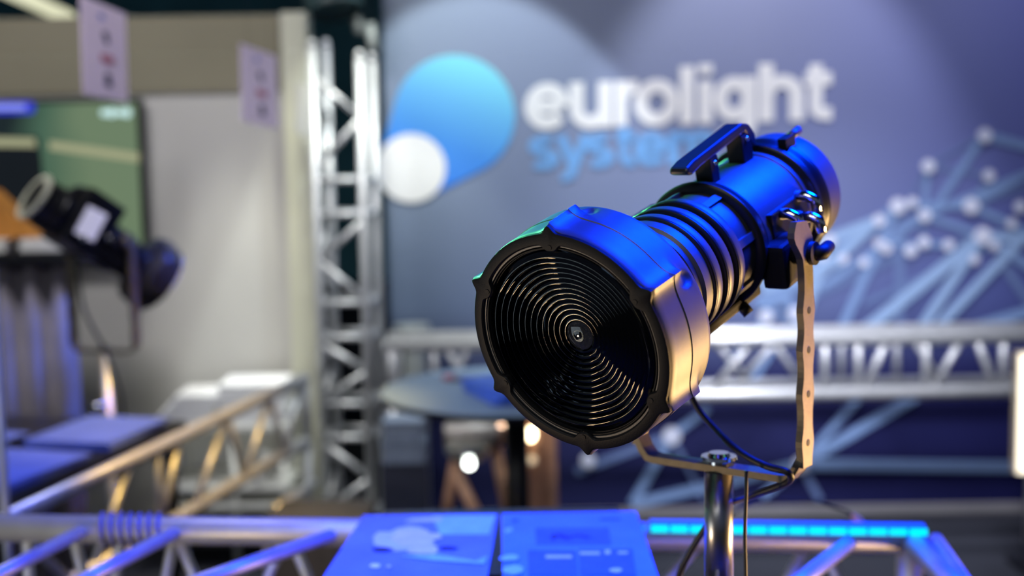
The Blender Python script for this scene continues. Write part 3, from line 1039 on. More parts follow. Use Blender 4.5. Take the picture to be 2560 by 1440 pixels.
for (a, b, c, d) in ((1769, 977, 1883, 881), (2158, 982, 2218, 872), (2328, 986, 2406, 872), (2438, 881, 2489, 977), (2062, 870, 2062, 980), (2145, 870, 2145, 980),
                     (2314, 870, 2314, 980), (2507, 870, 2507, 980), (1086, 870, 1086, 980), (1110, 870, 1200, 980), (1300, 980, 1400, 870), (1420, 870, 1520, 980), (1640, 870, 1730, 980)):
    hb(a, b, c, d, HY, 0.0125)
for (a, b, c, d) in ((1770, 870, 1880, 980), (1840, 980, 1960, 870), (1915, 870, 2010, 980), (2103, 870, 2103, 980), (2241, 870, 2241, 980), (2270, 870, 2350, 980), (1185, 870, 1120, 980)):
    hb(a, b, c, d, HY + 0.18, 0.0105)
for xx in (x1_ - 0.03, x0_ + 0.03):
    for yy in (HY, HY + 0.18):
        tb('end_post', V((xx, yy, zb2)), V((xx, yy, zt2)), 0.018, ht)
        tb('leg', V((xx, yy, 0)), V((xx, yy, zb2)), 0.02, ht)

# ---- glowing panel at the right edge
lp = PY(2575, 1180, 4.5)
pn = thing('lit_display_panel', 'glowing white upright light panel at the right edge', 'light panel', V((lp.x, 4.5, 0)))
z0, z1 = PY(2560, 1188, 4.5).z, PY(2560, 885, 4.5).z
xL = PY(2549, 1000, 4.5).x
link('frame', box_bm((xL + 0.21, 4.54, (z0 + z1) / 2), 0.42, 0.05, z1 - z0, bev=0.004), mat('panel_frame', (0.5, 0.42, 0.28), 0.5, noise=0.05), pn)
link('diffuser', box_bm((xL + 0.21, 4.512, (z0 + z1) / 2), 0.415, 0.006, z1 - z0 - 0.008), mat('panel_glow', (0.9, 0.85, 0.7), 0.5, emit=(1.0, 0.88, 0.68), estr=1.6, noise=0.01), pn)
link('post', box_bm((xL + 0.21, 4.56, z0 / 2 + 0.01), 0.04, 0.03, z0), blackg, pn)
link('foot', box_bm((xL + 0.21, 4.56, 0.008), 0.36, 0.25, 0.016, bev=0.003), blackg, pn)

# ================================================================== LEFT STAND
# television
tvx0, tvx1 = PY(-330, 400, 4.93).x, PY(357, 400, 4.93).x
tvz1, tvz0 = PY(200, 247, 4.93).z, PY(200, 655, 4.93).z
tv = thing('television', 'large wall television with green picture, left on the beige wall', 'television', V(((tvx0 + tvx1) / 2, 4.93, tvz0)))
link('casing', box_bm(((tvx0 + tvx1) / 2, 4.955, (tvz0 + tvz1) / 2), tvx1 - tvx0, 0.05, tvz1 - tvz0, bev=0.004), blackg, tv)


def screen_material():
    m = bpy.data.materials.new('screen_picture')
    m.use_nodes = True
    nt = m.node_tree
    b = nt.nodes['Principled BSDF']
    b.inputs['Base Color'].default_value = (0.01, 0.01, 0.01, 1)
    b.inputs['Roughness'].default_value = 0.25
    tc = nt.nodes.new('ShaderNodeTexCoord')
    sp = nt.nodes.new('ShaderNodeSeparateXYZ')
    nt.links.new(tc.outputs['Object'], sp.inputs[0])
    A, B = PY(20, 450, 4.93), PY(230, 450, 4.93)
    mr = nt.nodes.new('ShaderNodeMapRange')
    n = nt.nodes.new('ShaderNodeTexNoise')
    n.inputs['Scale'].default_value = 2.5
    nt.links.new(tc.outputs['Object'], n.inputs['Vector'])
    ad = nt.nodes.new('ShaderNodeMath')
    ad.operation = 'MULTIPLY_ADD'
    ad.inputs[1].default_value = 0.25
    nt.links.new(n.outputs['Fac'], ad.inputs[0])
    nt.links.new(sp.outputs['X'], ad.inputs[2])
    mr.inputs['From Min'].default_value = A.x - tv.location.x + 0.12
    mr.inputs['From Max'].default_value = B.x - tv.location.x + 0.12
    nt.links.new(ad.outputs[0], mr.inputs['Value'])
    r = nt.nodes.new('ShaderNodeValToRGB')
    e = r.color_ramp.elements
    e[0].color = (0.004, 0.012, 0.014, 1)
    e[1].color = (0.13, 0.19, 0.11, 1)
    x = e.new(0.5); x.color = (0.05, 0.11, 0.07, 1)
    nt.links.new(mr.outputs[0], r.inputs['Fac'])
    nt.links.new(r.outputs[0], b.inputs['Emission Color'])
    b.inputs['Emission Strength'].default_value = 1.0
    return m


def tvq(name, pts, m, lift):
    cs = []
    for x, y in pts:
        q = PY(x, y, 4.93)
        q.y = 4.929 - lift
        cs.append(q)
    return link(name, poly_bm(cs, 0.001, (0, -1, 0)), m, tv)


scr = link('screen', box_bm(((tvx0 + tvx1) / 2, 4.9285, (tvz0 + tvz1) / 2), tvx1 - tvx0 - 0.03, 0.004, tvz1 - tvz0 - 0.03), screen_material(), tv)
tvq('caption_bar', [(-200, 256), (80, 254), (88, 262), (88, 278), (80, 284), (-200, 286)], mat('caption_blue', (0.01, 0.01, 0.2), 0.3, emit=(0.02, 0.03, 0.5), estr=0.9, noise=0.02), 0.004)
tvq('caption_line', [(-180, 264), (66, 262), (66, 274), (-180, 276)], mat('caption_pale', (0.1, 0.1, 0.3), 0.3, emit=(0.25, 0.3, 0.75), estr=1.0, noise=0.02), 0.006)
for (x, r) in ((262, 10), (280, 12), (300, 9), (318, 12)):
    tvq('clock_digit', circle(x, 282, r, 14), mat('caption_white', (0.2, 0.3, 0.3), 0.3, emit=(0.48, 0.68, 0.66), estr=0.9, noise=0.02), 0.004 + x * 1e-6)
tvq('picture_shape', [(-300, 365), (-200, 330), (0, 345), (95, 340), (105, 400), (110, 480), (60, 560), (-300, 600)], mat('screen_dark', (0.004, 0.005, 0.006), 0.3, emit=(0.003, 0.005, 0.007), estr=1, noise=0.02), 0.003)
sm = mat('painted_reflection', (0.1, 0.1, 0.05), 0.3, emit=(0.30, 0.31, 0.19), estr=0.9, noise=0.02)  # reflections on the screen, painted as glowing stripes
tvq('reflection_stripe', [(-300, 335), (88, 346), (92, 368), (-300, 362)], sm, 0.005)
tvq('reflection_stripe', [(125, 352), (350, 384), (350, 405), (125, 374)], sm, 0.005)

# counter with pleated drape
cy0 = 4.25
cz = PY(100, 600, cy0).z
cxr = PY(232, 640, cy0).x
ct = thing('counter', 'high black counter with pleated grey drape below the television', 'counter', V((cxr - 0.5, cy0 + 0.2, 0)))
link('top', box_bm((cxr - 0.5, cy0 + 0.2, cz - 0.055), 1.0, 0.42, 0.035, bev=0.003), blackg, ct)
bm = bmesh.new()
nn = 90
c0_ = []
c1_ = []
xa, xb = cxr - 0.95, PY(178, 900, cy0).x
for i in range(nn + 1):
    x_ = xa + (xb - xa) * i / nn
    y_ = cy0 + 0.05 + 0.022 * math.sin(x_ * 2 * PI / 0.088)
    c0_.append(bm.verts.new((x_, y_, cz - 0.073)))
    c1_.append(bm.verts.new((x_ * 1.0, y_ + 0.01, 0.005)))
for i in range(nn):
    bm.faces.new((c0_[i], c0_[i + 1], c1_[i + 1], c1_[i]))
r_ = bmesh.ops.extrude_face_region(bm, geom=bm.faces[:])
bmesh.ops.translate(bm, verts=[g for g in r_['geom'] if isinstance(g, bmesh.types.BMVert)], vec=(0, 0.004, 0))
bmesh.ops.recalc_face_normals(bm, faces=bm.faces[:])
link('drape', bm, mat('drape_cloth', (0.20, 0.18, 0.20), 0.7, noise=0.15, nscale=8), ct, smooth=True)
# papers and the orange piece on the counter
for i in range(3):
    tag(link('brochure_stack', box_bm((cxr - 0.12 - i * 0.27, cy0 + 0.15, cz - 0.0375 + 0.019), 0.22, 0.26, 0.038, Matrix.Rotation(0.05 * (i - 1), 3, 'Z'), 0.002), cream, origin=V((cxr - 0.12 - i * 0.27, cy0 + 0.15, cz - 0.0375))),
        ['pale paper stack at the right end of the black counter', 'pale paper stack second from the right on the black counter', 'pale paper stack leftmost on the black counter'][i], 'paper stack')
oo = V((PY(45, 600, cy0 + 0.15).x, cy0 + 0.15, cz + 0.001))
om = mat('orange_cloth', (0.50, 0.20, 0.03), 0.6, noise=0.15, nscale=12)
o = link('orange_wedge', poly_bm([oo + V((-0.25, -0.07, 0)), oo + V((0.09, -0.07, 0)), oo + V((0.02, -0.07, 0.06)), oo + V((-0.07, -0.07, 0.15)), oo + V((-0.25, -0.07, 0.17))], 0.14, (0, 1, 0)), om, origin=oo)
tag(o, 'orange wedge shape on the counter behind the small spotlight', 'display item')

# second spotlight
S2 = 0.88
r2 = P(88, 494, 3.86)
f2 = P(398, 698, 4.12)
W2 = (r2 - f2).normalized()
O2 = f2
pv2 = O2 + W2 * 0.25 * S2
sp2, PV2, zb2_ = build_spotlight(O2, W2, S2, 'smaller blurred black spotlight tilted down in front of the television', None, V((pv2.x, pv2.y, pv2.z - 0.33)), 0.33, pivot=0.25, bar=1.5, arm_a=0.115, detail=False, yoke_dir=V((0.25, 1, 0)).normalized())
lab = P(262, 560, 3.95)
Rr = (V((0, 0, 1)).cross(-W2)).normalized()
link('paper_label', box_bm(PV2 + W2 * 0.02 + V((0.03, -0.125, 0.045)), 0.06, 0.006, 0.085, Matrix.Rotation(math.radians(28), 3, 'Y') @ Matrix.Rotation(math.radians(-10), 3, 'X'), 0.001), mat('label_white', (0.8, 0.78, 0.9), 0.5, emit=(0.7, 0.65, 0.9), estr=0.0, noise=0.02), sp2)
E2 = (V((0, 0, 1)) - W2 * W2.z).normalized()
R2 = Matrix((W2.cross(E2), E2, W2)).transposed()
link('gate_housing', box_bm(O2 + W2 * 0.29 + E2 * 0.015, 0.17, 0.175, 0.12, R2, 0.012), blackg, sp2)
for k_, (a_, b_) in enumerate(((0.03, 0.05), (-0.04, 0.06), (0.0, -0.05))):
    c_ = O2 + W2 * (0.27 + b_ * 0.6) + W2.cross(E2) * 0.085 * (1 if W2.cross(E2).y < 0 else -1) + E2 * a_
    tube('shutter_lever', [c_, c_ + W2.cross(E2) * 0.03 * (1 if W2.cross(E2).y < 0 else -1)], 0.009, chrome, sp2)
rim_ = O2 - W2 * 0.001
link('front_rim', lathe_bm([(0.096, -0.004), (0.102, -0.004), (0.102, 0.004), (0.096, 0.004)], rim_, E2, W2.cross(E2), W2, 48, close=True), mat('pale_rim', (0.7, 0.7, 0.7), 0.4, 0.3, noise=0.03), sp2)
rc_ = O2 + W2 * 0.510 * S2
o = link('rear_ring', lathe_bm([(0.058, 0.0), (0.058, 0.006), (0.072, 0.006), (0.072, -0.004), (0.066, -0.004)], rc_, W2.orthogonal().normalized(), W2.cross(W2.orthogonal().normalized()), W2, 40, close=True), mat('ring_cream', (0.5, 0.5, 0.38), 0.5, noise=0.05), sp2)
s2 = thing('light_stand', 'slim metal stand under the smaller blurred spotlight', 'light stand', V((PV2.x, PV2.y, 0)))
X2 = V((PV2.x, PV2.y, 0))
tube('pole', [X2 + V((0, 0, 0.02)), X2 + V((0, 0, zb2_ - 0.0005))], 0.016, alu, s2, 20)
tube('knob', [X2 + V((0.0, -0.01, zb2_ - 0.16)), X2 + V((-0.05, -0.02, zb2_ - 0.16))], 0.014, chrome, s2)
link('base_plate', lathe_bm([(0.0001, 0.0), (0.18, 0.0), (0.18, 0.014), (0.17, 0.02), (0.0001, 0.02)], X2, V((1, 0, 0)), V((0, 1, 0)), V((0, 0, 1)), 40), blackg, s2)
cable('power_cable', [PV2 + V((-0.07, 0, -0.07)), PV2 + V((-0.04, -0.05, -0.2)), PV2 + V((0.02, -0.05, -0.33)), PV2 + V((0.05, -0.04, -0.45)), PV2 + V((0.06, -0.04, -0.58))], 0.005, rubber, 'black cable hanging down beside the slim metal stand')

# board with blue leaflets on the receding truss
lz = zt_ + 0.021
bluel = mat('leaflet_blue', (0.10, 0.16, 0.62), 0.5, noise=0.12, nscale=10)
bb = near + side * 0.34 + dirh * 0.50
Rt = Matrix((side, dirh, V((0, 0, 1)))).transposed()
dt = thing('display_table', 'dark low display table under the blue leaflets behind the truss', 'table', V((bb.x, bb.y, 0)))
link('table_top', box_bm(bb + V((0, 0, 0.006)), 0.60, 1.30, 0.024, Rt, 0.002), blackg, dt)
for su in (-0.27, 0.27):
    for sv in (-0.6, 0.6):
        q = bb + side * su + dirh * sv
        link('leg', box_bm(V((q.x, q.y, (bb.z - 0.006) / 2)), 0.03, 0.03, bb.z - 0.006, Rt), blackg, dt)
ltop = bb + V((0, 0, 0.018))
labs = ['blue leaflet stack nearest the front on the dark display table', 'blue leaflet stack at the left rear of the receding truss', 'blue leaflet stack beside the slim stand on the dark display table', 'blue leaflet stack at the far end of the dark board', 'blue leaflet stack on the far left of the dark board']
for i, (u, v, rz) in enumerate(((-0.155, -0.40, 0.04), (0.16, -0.33, -0.06), (-0.155, 0.0, 0.03), (-0.155, 0.42, -0.03), (0.14, 0.2, 0.05))):
    c = ltop + side * u + dirh * v
    t = thing('leaflet_stack', labs[i], 'leaflet stack', c)
    Rz = Rt @ Matrix.Rotation(rz, 3, 'Z')
    link('lower_leaflets', box_bm(c + V((0, 0, 0.009)), 0.24, 0.32, 0.016, Rz, 0.001), bluel, t)
    link('top_leaflet', box_bm(c + V((0.004, 0.004, 0.0195)), 0.24, 0.32, 0.004, Rz @ Matrix.Rotation(0.06, 3, 'Z')), bluel, t)

# white rack of brochures in front of the beige wall
ry = 4.83
whitem = mat('white_lacquer', (0.80, 0.80, 0.74), 0.4, noise=0.03, nscale=6)
rx0, rx1 = PY(425, 1150, ry).x, PY(735, 1150, ry).x
rk = thing('brochure_rack', 'white rack with thin shelves behind the receding truss', 'rack', V(((rx0 + rx1) / 2, ry, 0)))
rzt = PY(600, 1045, ry).z
for yy in (ry - 0.11, ry + 0.11):
    for xx in (rx0 + 0.02, rx1 - 0.02):
        tb('post', V((xx, yy, 0)), V((xx, yy, rzt)), 0.012, rk, whitem)
tb('post', V(((rx0 + rx1) / 2 + 0.03, ry - 0.11, 0)), V(((rx0 + rx1) / 2 + 0.03, ry - 0.11, rzt)), 0.012, rk, whitem)
for py in (1045, 1192, 1236, 1282):
    z_ = PY(600, py, ry).z
    link('shelf', box_bm(((rx0 + rx1) / 2, ry, z_ - 0.012), rx1 - rx0, 0.26, 0.020, bev=0.003), whitem, rk)
link('brace', box_bm(((rx0 + rx1) / 2 + 0.13, ry - 0.13, PY(600, 1150, ry).z), 0.035, 0.01, 0.12, Matrix.Rotation(math.radians(20), 3, 'Y'), 0.002), whitem, rk)
k = 0
for (px0, px1, n_, lab_) in ((395, 545, 6, 'white brochure pile at the left of the white rack top'), (560, 725, 8, 'taller white brochure pile at the right of the white rack top')):
    xa, xb = PY(px0, 1030, ry).x, PY(px1, 1030, ry).x
    xa = max(xa, rx0 - 0.03)
    t = thing('brochure_pile', lab_, 'brochures', V(((xa + xb) / 2, ry, rzt)))
    for i in range(n_):
        link('brochure', box_bm(((xa + xb) / 2 + (0.012 * i if px0 < 500 else 0) + random.uniform(-.005, .005), ry - 0.01, rzt + 0.0005 + 0.0085 + i * 0.0175), (xb - xa) * (1 - (0.05 * i if px0 < 500 else 0.0)) - 0.006, 0.22, 0.0165, Matrix.Rotation(random.uniform(-.02, .02), 3, 'Z'), 0.002), white, t)

# hanging cards
cardm = mat('pink_card', (0.86, 0.72, 0.88), 0.6, noise=0.04, nscale=5)
ink = mat('card_ink', (0.10, 0.09, 0.16), 0.6, noise=0.1)
inkr = mat('card_ink_red', (0.55, 0.20, 0.28), 0.6, noise=0.1)
inkb = mat('card_ink_blue', (0.28, 0.30, 0.62), 0.6, noise=0.1)


def card(label, TL, TR, BL, BR, z0, z1, m, marks=True):
    tl, tr_, bl_, br = P(*TL, z0), P(*TR, z1), P(*BL, z0), P(*BR, z1)
    u = (tr_ - tl)
    u2 = (br - bl_)
    nrm = u.cross(bl_ - tl).normalized()
    if nrm.y > 0:
        nrm = -nrm
    c = (tl + tr_ + bl_ + br) / 4
    t = thing('hanging_card', label, 'sign', c, 'pink cards hanging on threads over the left stand')
    link('card', poly_bm([tl, tr_, br, bl_], 0.002, -nrm), m, t)
    def q(a, b):
        return (tl * (1 - a) + tr_ * a) * (1 - b) + (bl_ * (1 - a) + br * a) * b + nrm * 0.001
    if marks:
        for (a, b, ra, rb, mm) in ((.44, .14, .07, .035, inkb), (.52, .33, .07, .045, ink), (.55, .38, .05, .035, ink), (.55, .56, .17, .03, inkr), (.55, .60, .15, .025, inkr), (.55, .76, .08, .035, ink), (.56, .83, .09, .04, ink)):
            link('print', poly_bm([q(a + ra * math.cos(k_ * PI / 6), b + rb * math.sin(k_ * PI / 6)) for k_ in range(12)], 0.0006, nrm), mm, t)
    for a in (0.2, 0.8):
        p_ = tl * (1 - a) + tr_ * a
        tube('thread', [p_, V((p_.x, p_.y, 6.0))], 0.0006, mat('thread', (0.1, 0.1, 0.1), 0.6), t, 6)
    return t


card('large pink card hanging left over the television, partly cut by the picture top', (200, -14), (314, 34), (208, 234), (320, 258), 3.9, 4.06, cardm)
card('smaller pink card with faint print hanging right of the large one', (601, 108), (690, 140), (606, 303), (695, 322), 4.3, 4.44, cardm)
card('pale grey blank card hanging against the beige wall beside the tower', (737, 206), (770, 212), (738, 330), (772, 340), 4.6, 4.65, mat('grey_card', (0.50, 0.49, 0.46), 0.6, noise=0.03), False)

# tube lamp over the left stand
ta, tb_ = P(-60, -60, 6.2), P(172, 44, 7.0)
tl_ = thing('tube_lamp', 'glowing white tube lamp hanging at the top left corner', 'lamp', (ta + tb_) / 2)
tube('tube', [ta, tb_], 0.036, mat('tube_glow', (0.9, 0.9, 0.7), 0.4, emit=(0.95, 0.95, 0.66), estr=0.75, noise=0.01), tl_, 20)
tube('end_cap', [tb_, tb_ + (tb_ - ta).normalized() * 0.03], 0.037, mat('cap_pale', (0.6, 0.6, 0.5), 0.4, noise=0.02), tl_, 20)
for f_ in (0.2, 0.8):
    p_ = ta * (1 - f_) + tb_ * f_
    tube('wire', [p_ + V((0, 0, 0.035)), V((p_.x, p_.y, 6.0))], 0.002, rubber, tl_, 6)


# lamps hanging above the tower
def par(label, c, aim, S_, bodym, px):
    t = thing('par_lamp', label, 'stage lamp', c)
    W_ = (-aim).normalized()
    A_ = W_.orthogonal().normalized()
    B_ = W_.cross(A_)
    o = link('can', lathe_bm([(0.0001, 0.02 * S_), (0.085 * S_, 0.02 * S_), (0.09 * S_, 0), (0.095 * S_, 0), (0.095 * S_, 0.12 * S_), (0.07 * S_, 0.2 * S_), (0.03 * S_, 0.23 * S_), (0.0001, 0.23 * S_)], c, A_, B_, W_, 32), bodym, t)
    set_smooth(o, 40)
    top = c + W_ * 0.1 * S_
    tube('yoke', [top + B_ * 0.11 * S_, top + B_ * 0.11 * S_ + V((0, 0, 0.12 * S_)), top + V((0, 0, 0.2 * S_))], 0.01 * S_, bodym, t, 8)
    link('clamp', box_bm(top + V((0, 0, 0.215 * S_)), 0.05 * S_, 0.04 * S_, 0.05 * S_, None, 0.004), mat('pale_clamp', (0.6, 0.62, 0.58), 0.4, 0.3, noise=0.05), t)
    tube('hanger', [top + V((0, 0, 0.23 * S_)), V((top.x, top.y, 6.0))], 0.012, blackg, t, 8)


pgreen = mat('teal_coat', (0.03, 0.06, 0.06), 0.5, noise=0.1)
par('dark round stage lamp hanging above the truss tower', P(838, 30, 5.0), V((0.2, -0.3, -1)), 1.1, pgreen, 0)
palec = mat('pale_coat', (0.45, 0.47, 0.42), 0.45, 0.2, noise=0.05)
for (x, y, l_, lab_) in ((893, 62, 44, 'pale clamp above the tower, left of two'), (928, 95, 70, 'pale clamp above the tower, right of two')):
    a, b = P(x - 4, y - l_ / 2, 5.12), P(x + 6, y + l_ / 2, 5.12)
    t = thing('truss_clamp', lab_, 'clamp', b)
    tube('jaw', [a, b], 0.019, palec, t)
    tube('hanger', [a, V((a.x, a.y, 6.0))], 0.006, blackg, t, 8)

# ================================================================== MIDDLE: round table and what is around it
tc_ = P(1290, 970, 4.0)
Rtab = 0.395
tbl = thing('round_table', 'round grey topped bar table behind the large spotlight', 'table', V((tc_.x, tc_.y, 0)))
TZ = tc_.z
T0 = V((tc_.x, tc_.y, 0))
AX3 = (V((1, 0, 0)), V((0, 1, 0)), V((0, 0, 1)))
o = link('table_top', lathe_bm([(0.0001, TZ), (Rtab - 0.003, TZ), (Rtab, TZ - 0.003), (Rtab, TZ - 0.016), (Rtab - 0.004, TZ - 0.02), (0.0001, TZ - 0.02)], T0, *AX3, 80), mat('table_laminate', (0.22, 0.32, 0.44), 0.4, noise=0.05, nscale=6), tbl)
set_smooth(o, 30)
o['label'] = 'grey laminate top'
o = link('edge_band', lathe_bm([(Rtab - 0.001, TZ - 0.004), (Rtab + 0.002, TZ - 0.005), (Rtab + 0.002, TZ - 0.019), (Rtab - 0.001, TZ - 0.021)], T0, *AX3, 80, close=True), blackg, tbl)
tube('column', [T0 + V((0, 0, 0.02)), T0 + V((0, 0, TZ - 0.02))], 0.035, blackg, tbl, 24)
link('foot', lathe_bm([(0.0001, 0.0), (0.24, 0.0), (0.24, 0.012), (0.2, 0.02), (0.0001, 0.03)], T0, *AX3, 40), blackg, tbl)


def tp(px, py):
    return on_plane(px, py, TZ)


b = tp(1275, 990)
t = thing('booklet', 'bright blue booklet stack on the round table beside the large lens', 'booklet', V((b.x, b.y, TZ)))
for i in range(3):
    link('booklet_copy', box_bm((b.x + 0.004 * i, b.y, TZ + 0.0075 + 0.0135 * i), 0.19, 0.27, 0.013, Matrix.Rotation(0.35 + 0.08 * i, 3, 'Z'), 0.001), mat('bright_blue_print', (0.08, 0.2, 0.85), 0.5, noise=0.1), t)
b = tp(1165, 950)
tag(link('small_card', box_bm((b.x, b.y, TZ + 0.004), 0.10, 0.06, 0.006, Matrix.Rotation(-0.2, 3, 'Z'), 0.001), [mat('dark_card', (0.10, 0.09, 0.16), 0.5, noise=0.2)], origin=V((b.x, b.y, TZ))), 'small dark card on the round table behind the booklets', 'card')
b = tp(1148, 948)
tag(link('red_token', lathe_bm([(0.0001, 0.012), (0.018, 0.012), (0.02, 0.008), (0.02, 0.0), (0.0001, 0.0)], V((b.x - 0.03, b.y, TZ + 0.0005)), *AX3, 20), mat('red_plastic', (0.45, 0.10, 0.12), 0.4, noise=0.05), origin=V((b.x - 0.03, b.y, TZ))), 'small red round item on the round table beside the dark card', 'token')

# silver drum standing behind the low truss
dq = PY(1030, 830, 5.14)
dz1 = PY(1020, 812, 5.14).z
dr_ = thing('silver_drum', 'tall silver drum with lid behind the low truss', 'container', V((dq.x, 5.14, 0)))
D0 = V((dq.x, 5.14, 0))
silver = mat('silver_sheet', (0.6, 0.64, 0.62), 0.35, 0.6, noise=0.1, nscale=10)
o = link('body', lathe_bm([(0.0001, 0.0), (0.055, 0.0), (0.055, dz1 - 0.05), (0.0001, dz1 - 0.05)], D0, *AX3, 32), silver, dr_)
set_smooth(o)
o = link('lid', lathe_bm([(0.0001, dz1 - 0.048), (0.07, dz1 - 0.048), (0.072, dz1 - 0.03), (0.068, dz1), (0.0001, dz1 + 0.006)], D0, *AX3, 32), silver, dr_)
set_smooth(o)

# wooden lantern on legs under/behind the table
ly = 4.45
lc = PY(1190, 1085, ly)
ln = thing('old_lantern', 'grey cream lantern on brown wooden legs, seen beneath the round table', 'lantern', V((lc.x, ly, 0)))
greyc = mat('grey_cream_metal', (0.36, 0.33, 0.30), 0.4, 0.4, noise=0.1)
xa, xb = PY(1112, 1085, ly).x, PY(1262, 1085, ly).x
o = link('body', lathe_bm([(0.0001, 0), (0.036, 0), (0.04, 0.006), (0.04, xb - xa - 0.02), (0.03, xb - xa), (0.0001, xb - xa)], V((xa, ly, lc.z)), V((0, 1, 0)), V((0, 0, 1)), V((1, 0, 0)), 32), greyc, ln)
set_smooth(o)
o = link('end_ring', lathe_bm([(0.03, 0), (0.043, 0), (0.043, 0.03), (0.03, 0.03)], V((xb - 0.02, ly, lc.z)), V((0, 1, 0)), V((0, 0, 1)), V((1, 0, 0)), 32, close=True), mat('copper', (0.6, 0.35, 0.22), 0.3, 0.8, noise=0.05), ln)
for (px0, py0, px1, py1, dy) in ((1135, 1170, 1215, 1330, -0.05), (1150, 1120, 1110, 1330, 0.12), (1235, 1120, 1275, 1330, 0.1)):
    a, b = PY(px0, py0, ly), PY(px1, py1, ly)
    a.z = min(a.z, lc.z - 0.03)
    f_ = a.z / max(0.01, a.z - b.z)
    g = a + (b - a) * f_
    g.y = ly + dy
    g.z = 0.002
    tube('leg', [V((a.x, ly, lc.z - 0.02)) if dy > 0 else a, g], 0.019, wood, ln, 12)
o = link('reflector_cup', lathe_bm([(0.0001, 0.0), (0.05, 0.0), (0.075, 0.03), (0.075, 0.05), (0.06, 0.052), (0.0001, 0.045)], PY(1170, 1150, ly - 0.03), *AX3, 32), mat('bright_silver', (0.75, 0.78, 0.74), 0.25, 0.9, noise=0.03), ln)
set_smooth(o)
lampw = mat('lamp_glow_white', (1, 1, 1), 0.4, emit=(0.95, 1.0, 0.95), estr=9.0, noise=0.01)
lampo = mat('lamp_glow_warm', (1, 0.8, 0.5), 0.4, emit=(1.0, 0.84, 0.52), estr=12.0, noise=0.01)
lampd = mat('lamp_glow_dim', (1, 0.8, 0.5), 0.4, emit=(0.62, 0.52, 0.36), estr=1.0, noise=0.01)


def bulb(c, r, m, parent, sy=1.0):
    bm = bmesh.new()
    bmesh.ops.create_uvsphere(bm, u_segments=16, v_segments=10, radius=r)
    bmesh.ops.scale(bm, vec=(1, 1, sy), verts=bm.verts)
    bmesh.ops.translate(bm, verts=bm.verts, vec=c)
    return link('bulb', bm, m, parent, smooth=True)


bulb(PY(1173, 1160, ly - 0.09), 0.016, lampw, ln)

# brown column cabinet
cyb = 4.5
cb = thing('wooden_column', 'brown wooden column with lit bulbs below the table at the lens', 'column', V((PY(1335, 1200, cyb).x, cyb, 0)))
xa, xb = PY(1290, 1100, cyb).x, PY(1392, 1100, cyb).x
zt3 = PY(1340, 1045, cyb).z
link('panel', box_bm(((xa + xb) / 2, cyb + 0.05, zt3 / 2), xb - xa, 0.09, zt3, bev=0.003), wood, cb)
for i in range(3):
    x_ = xa + (xb - xa) * (0.15 + 0.35 * i)
    link('batten', box_bm((x_, cyb - 0.005, zt3 / 2), 0.02, 0.02, zt3, bev=0.003), wood, cb)
bulb(PY(1326, 1086, cyb - 0.03), 0.017, lampo, cb, 1.3)
bulb(PY(1292, 1086, cyb - 0.03), 0.013, lampd, cb, 1.8)
bulb(PY(1330, 1150, cyb - 0.03), 0.014, lampd, cb)

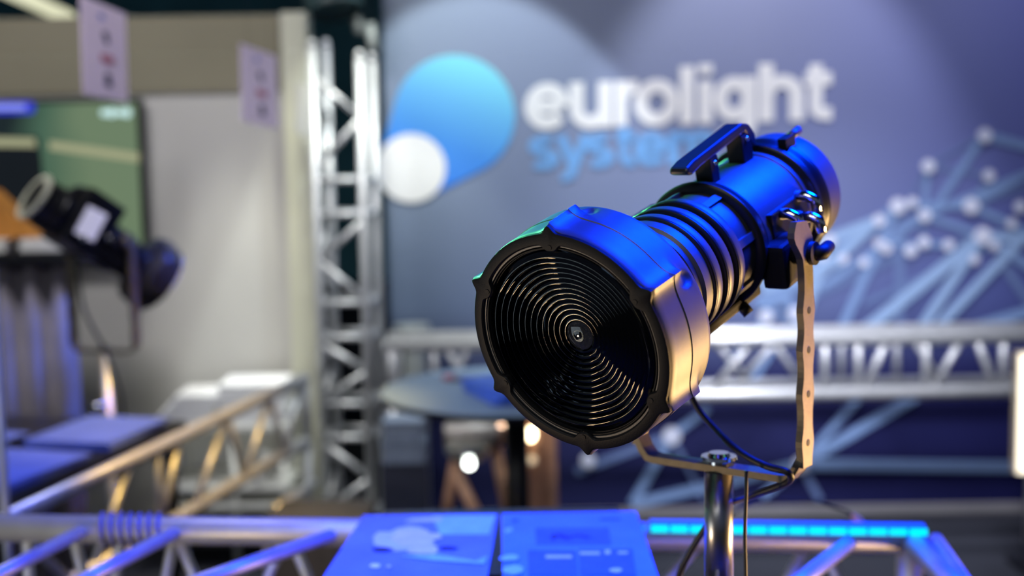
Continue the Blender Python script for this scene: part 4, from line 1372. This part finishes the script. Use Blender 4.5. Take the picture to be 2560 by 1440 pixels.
# pale boxes under the table on the left
py_ = 4.50
for i, (y0_, lab_) in enumerate(((1165, 'pale box under the round table, lower of the pile'), (1112, 'pale box under the round table, upper of the pile'))):
    pass
boxm = mat('pale_box', (0.20, 0.25, 0.34), 0.6, noise=0.1)
zf_ = 0.0
bxq = PY(1012, 1150, py_)
hs = [PY(1030, 1150, py_).z, 0.10, 0.09]
zz = 0.0
for i, (h_, lab_) in enumerate(((PY(1030, 1150, py_).z - 0.0, 'dark tall box under the pale boxes behind the table'), (0.075, 'pale box behind the table, lower of two'), (0.07, 'pale box behind the table, upper of two'))):
    t = thing('storage_box', lab_, 'box', V((bxq.x, py_, zz)))
    link('body', box_bm((bxq.x, py_, zz + 0.001 + (h_ - 0.012) / 2), 0.15 - 0.01 * i, 0.12, h_ - 0.012, None, 0.003), boxm if i else mat('dark_box', (0.03, 0.035, 0.06), 0.6, noise=0.1), t)
    link('lid', box_bm((bxq.x, py_, zz + h_ - 0.006), 0.156 - 0.01 * i, 0.126, 0.010, None, 0.002), boxm if i else mat('dark_box', (0.03, 0.035, 0.06), 0.6, noise=0.1), t)
    zz += h_
# pale bottle
bq = PY(985, 1270, 4.4)
bo = thing('bottle', 'pale bottle on the floor beside the truss tower', 'bottle', V((bq.x, 4.4, 0)))
B0 = V((bq.x, 4.4, 0))
o = link('body', lathe_bm([(0.0001, 0.0), (0.034, 0.0), (0.036, 0.01), (0.036, 0.16), (0.014, 0.2), (0.014, 0.225), (0.0001, 0.225)], B0, *AX3, 24), mat('pale_plastic', (0.35, 0.45, 0.5), 0.3, noise=0.05), bo)
set_smooth(o)
o = link('cap', lathe_bm([(0.0001, 0.245), (0.016, 0.245), (0.017, 0.225), (0.0001, 0.225)], B0, *AX3, 20), white, bo)

# dark flight case at the foot of the tower
fc = PY(815, 1270, 4.2)
fcz = PY(815, 1262, 4.2).z
cse = thing('flight_case', 'dark grey flight case at the foot of the truss tower', 'case', V((fc.x, 4.12, 0)))
link('body', box_bm((fc.x - 0.0, 4.12, fcz / 2), 0.30, 0.30, fcz, bev=0.006), mat('case_grey', (0.06, 0.06, 0.06), 0.6, noise=0.15), cse)
for sx in (-1, 1):
    link('edge_rail', box_bm((fc.x + sx * 0.148, 4.12 - 0.148, fcz / 2), 0.014, 0.014, fcz + 0.003, bev=0.002), alu, cse)

# cord with orange tip at the right
cord = cable('tipped_cord', [G((fx(1790), YF + 0.022, ZT + 0.022)), P(1825, 1285, 2.55), P(1880, 1262, 2.6), P(1960, 1250, 2.6), P(2040, 1258, 2.58), P(2110, 1275, 2.53), P(2134, 1290, 2.5)], 0.0025, rubber, 'thin cord arching right of the pole over the light strip')
a, b = P(2132, 1288, 2.5), P(2160, 1318, 2.48)
link('plug', tube_bm([a, (a + b) / 2, b], [0.005, 0.0085, 0.006], 12), mat('orange_tip', (0.8, 0.4, 0.16), 0.4, noise=0.05), cord)['label'] = 'orange plug'
